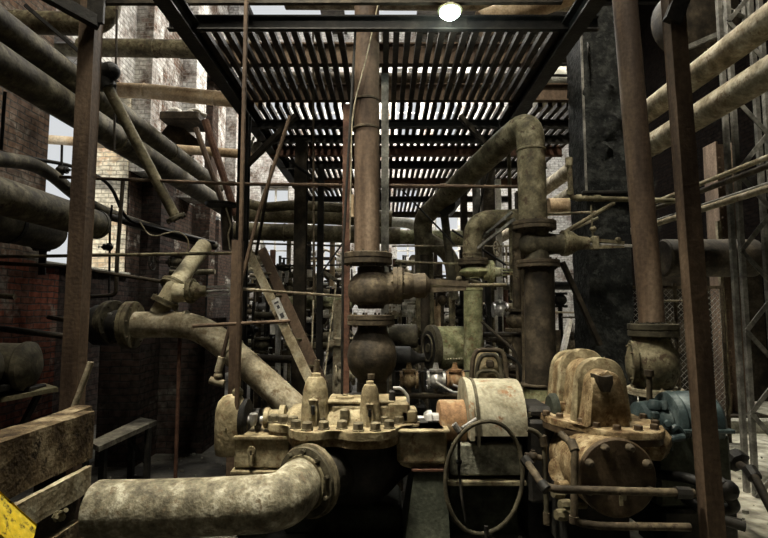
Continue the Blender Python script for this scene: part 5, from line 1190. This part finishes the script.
# far machinery row in front of the back wall: racks of piping
for i, (px, Y, w, h, lab) in enumerate([(262, 12.5, 1.0, 2.9, 'far pipe rack before the bright wall beside the ladder'), (322, 13, 1.1, 3.2, 'far pipe rack framed between the stanchions and the riser'),
                                       (415, 12.6, 1.0, 3.0, 'far pipe rack seen under the bent riser'), (505, 12.8, 1.2, 3.3, 'far pipe rack beyond the smaller bend'), (285, 9.6, .9, 2.5, 'nearer pipe rack with valves behind the thick red stanchion'), (330, 8.6, .6, 2.2, 'narrow pipe rack behind the riser stanchion'), (408, 9.0, .7, 2.5, 'crowded pipe rack beyond the globe valve yoke'), (455, 9.8, .8, 2.4, 'pipe rack half hidden by the mossy pipe')]):
    x = W(px, 300, Y).x; t = thing('pipe_rack', lab, 'rack', (x, Y, 0))
    b = B()
    for sx_ in (-1, 1):
        for sy_ in (0, .5): b.ibeam((x + sx_ * w / 2, Y + sy_, 0), (x + sx_ * w / 2, Y + sy_, h), .1, .1)
    for z in (h * .35, h * .68, h * .95): b.bar((x - w / 2, Y, z), (x + w / 2, Y, z), .08, .08)
    b.bar((x - w / 2, Y, h * .35), (x + w / 2, Y, h * .68), .05, .03); b.bar((x + w / 2, Y, h * .35), (x - w / 2, Y, h * .68), .05, .03)
    part(t, 'frame', b, 'darkrust')
    for k_ in range(13):
        z = h * (.2 + .06 * k_) ; m_ = random.choice(['lag', 'rust', 'white', 'olive', 'black', 'lag', 'cream', 'bare']); yy = Y - .1 - random.uniform(0, .5)
        j0 = random.uniform(-.3, .3)
        part(t, 'pipe_run', B().tube([V((x - w * random.uniform(.3, .75), yy, z)), V((x + j0 - .08, yy, z)), V((x + j0 + .08, yy, z + random.choice((-.3, -.15, .2, .3)))), V((x + w * random.uniform(.3, .75), yy, z + random.choice((-.3, -.1, .1, .2))))], random.choice((.02, .03, .035, .055, .07)), 10, .08), m_)
    for k_ in range(9):
        xx = x - w * .6 + w * 1.2 * (k_ + random.random()) / 9; yy = Y - .25 - random.uniform(0, .5)
        part(t, 'riser', B().cyl((xx, yy, 0), (xx, yy, h * random.uniform(.5, 1.1)), random.choice((.015, .025, .035, .05)), 10), random.choice(['lag', 'rust', 'white', 'black', 'black', 'redrust']))
    for k_ in range(10):
        q = V((x + random.uniform(-.6, .6) * w, Y - .7 - random.uniform(0, .3), h * random.uniform(.3, 1))); m_ = random.choice(['lag', 'white', 'bare', 'rust', 'black', 'cream'])
        vb = B().lathe(q - X * .12, X, [(0, .075), (.02, .075), (.025, .04), (.07, .06), (.12, .07), (.17, .06), (.215, .04), (.22, .075), (.24, .075)], 14)
        vb.cyl(q, q + Z * .16, .022, 8).lathe(q + Z * .16, Z, [(0, .08), (.012, .08)], 12)
        part(t, 'rack_valve', vb, m_)

# ================================================================ LIGHT
w = bpy.data.worlds.new('sky'); bpy.context.scene.world = w; w.use_nodes = True
bg = w.node_tree.nodes['Background']; bg.inputs[0].default_value = (.95, .98, 1, 1); bg.inputs[1].default_value = .72
def area(loc, target, size, power, color=(1, .93, .82), sy=None, spread=180):
    l = bpy.data.lights.new('added_area_lamp', 'AREA'); l.energy = power; l.color = color; l.shape = 'RECTANGLE'; l.size = size; l.size_y = sy or size
    l.spread = math.radians(spread)
    o = bpy.data.objects.new('added_area_lamp', l); C.objects.link(o); o.location = loc
    o.rotation_euler = (V(target) - V(loc)).to_track_quat('-Z', 'Y').to_euler(); return o
area((-1.5, 2.7, 8.0), (-.2, 3.7, .8), .8, 125, (1, .92, .74), spread=52)          # area lamps added to brighten chosen spots, no real fittings
area((1.2, 3.0, 8.8), (2.8, 4.8, 3.4), .8, 75, (1, .92, .76), spread=65)
area((-1.5, .8, 8.5), (-.3, 4.5, 1), 1.2, 70, (1, .93, .76))
area((-.8, -.6, 6.8), (.6, 5.6, 2.0), .6, 15, (1, .93, .78), spread=34)  # added lamp in mid-air, brightens things under the walkway
area((-1.0, 3.0, 9.6), (-3.0, 5.6, 4), .8, 60, (1, .92, .76), spread=75)
area((-1.2, 8.6, 10.2), (-4.3, 9.5, 4), 2.5, 330, (1, .97, .92))
area((1.0, 13.6, 9.8), (0, 15.5, 3), 4, 900, (1, .98, .94), 1.5)
area((3.3, 7.6, 9.8), (3.3, 6.5, 0), 1.2, 210, (1, .97, .86), spread=70)
area((.2, 8.6, 9.6), (.2, 8.3, 0), 2.0, 300, (1, .95, .82))
area((0, 13.4, 9.6), (0, 12.0, 1), 2.0, 700, (1, .96, .86))
sl = bpy.data.lights.new('sun', 'SUN'); sl.energy = 2.6; sl.color = (1, .95, .84); sl.angle = math.radians(3)
so = bpy.data.objects.new('sun', sl); C.objects.link(so); so.rotation_euler = V((.22, .75, -.62)).to_track_quat('-Z', 'Y').to_euler()
l = bpy.data.lights.new('pendant_bulb', 'POINT'); l.energy = 12; l.color = (.85, 1, .93); l.shadow_soft_size = .05
o = bpy.data.objects.new('pendant_bulb', l); C.objects.link(o); o.location = W(450, 24, 3.88) - Z * .04
vs.exposure = 0.0
for o_ in bpy.data.objects:
    if 'r' in o_.keys(): del o_['r']
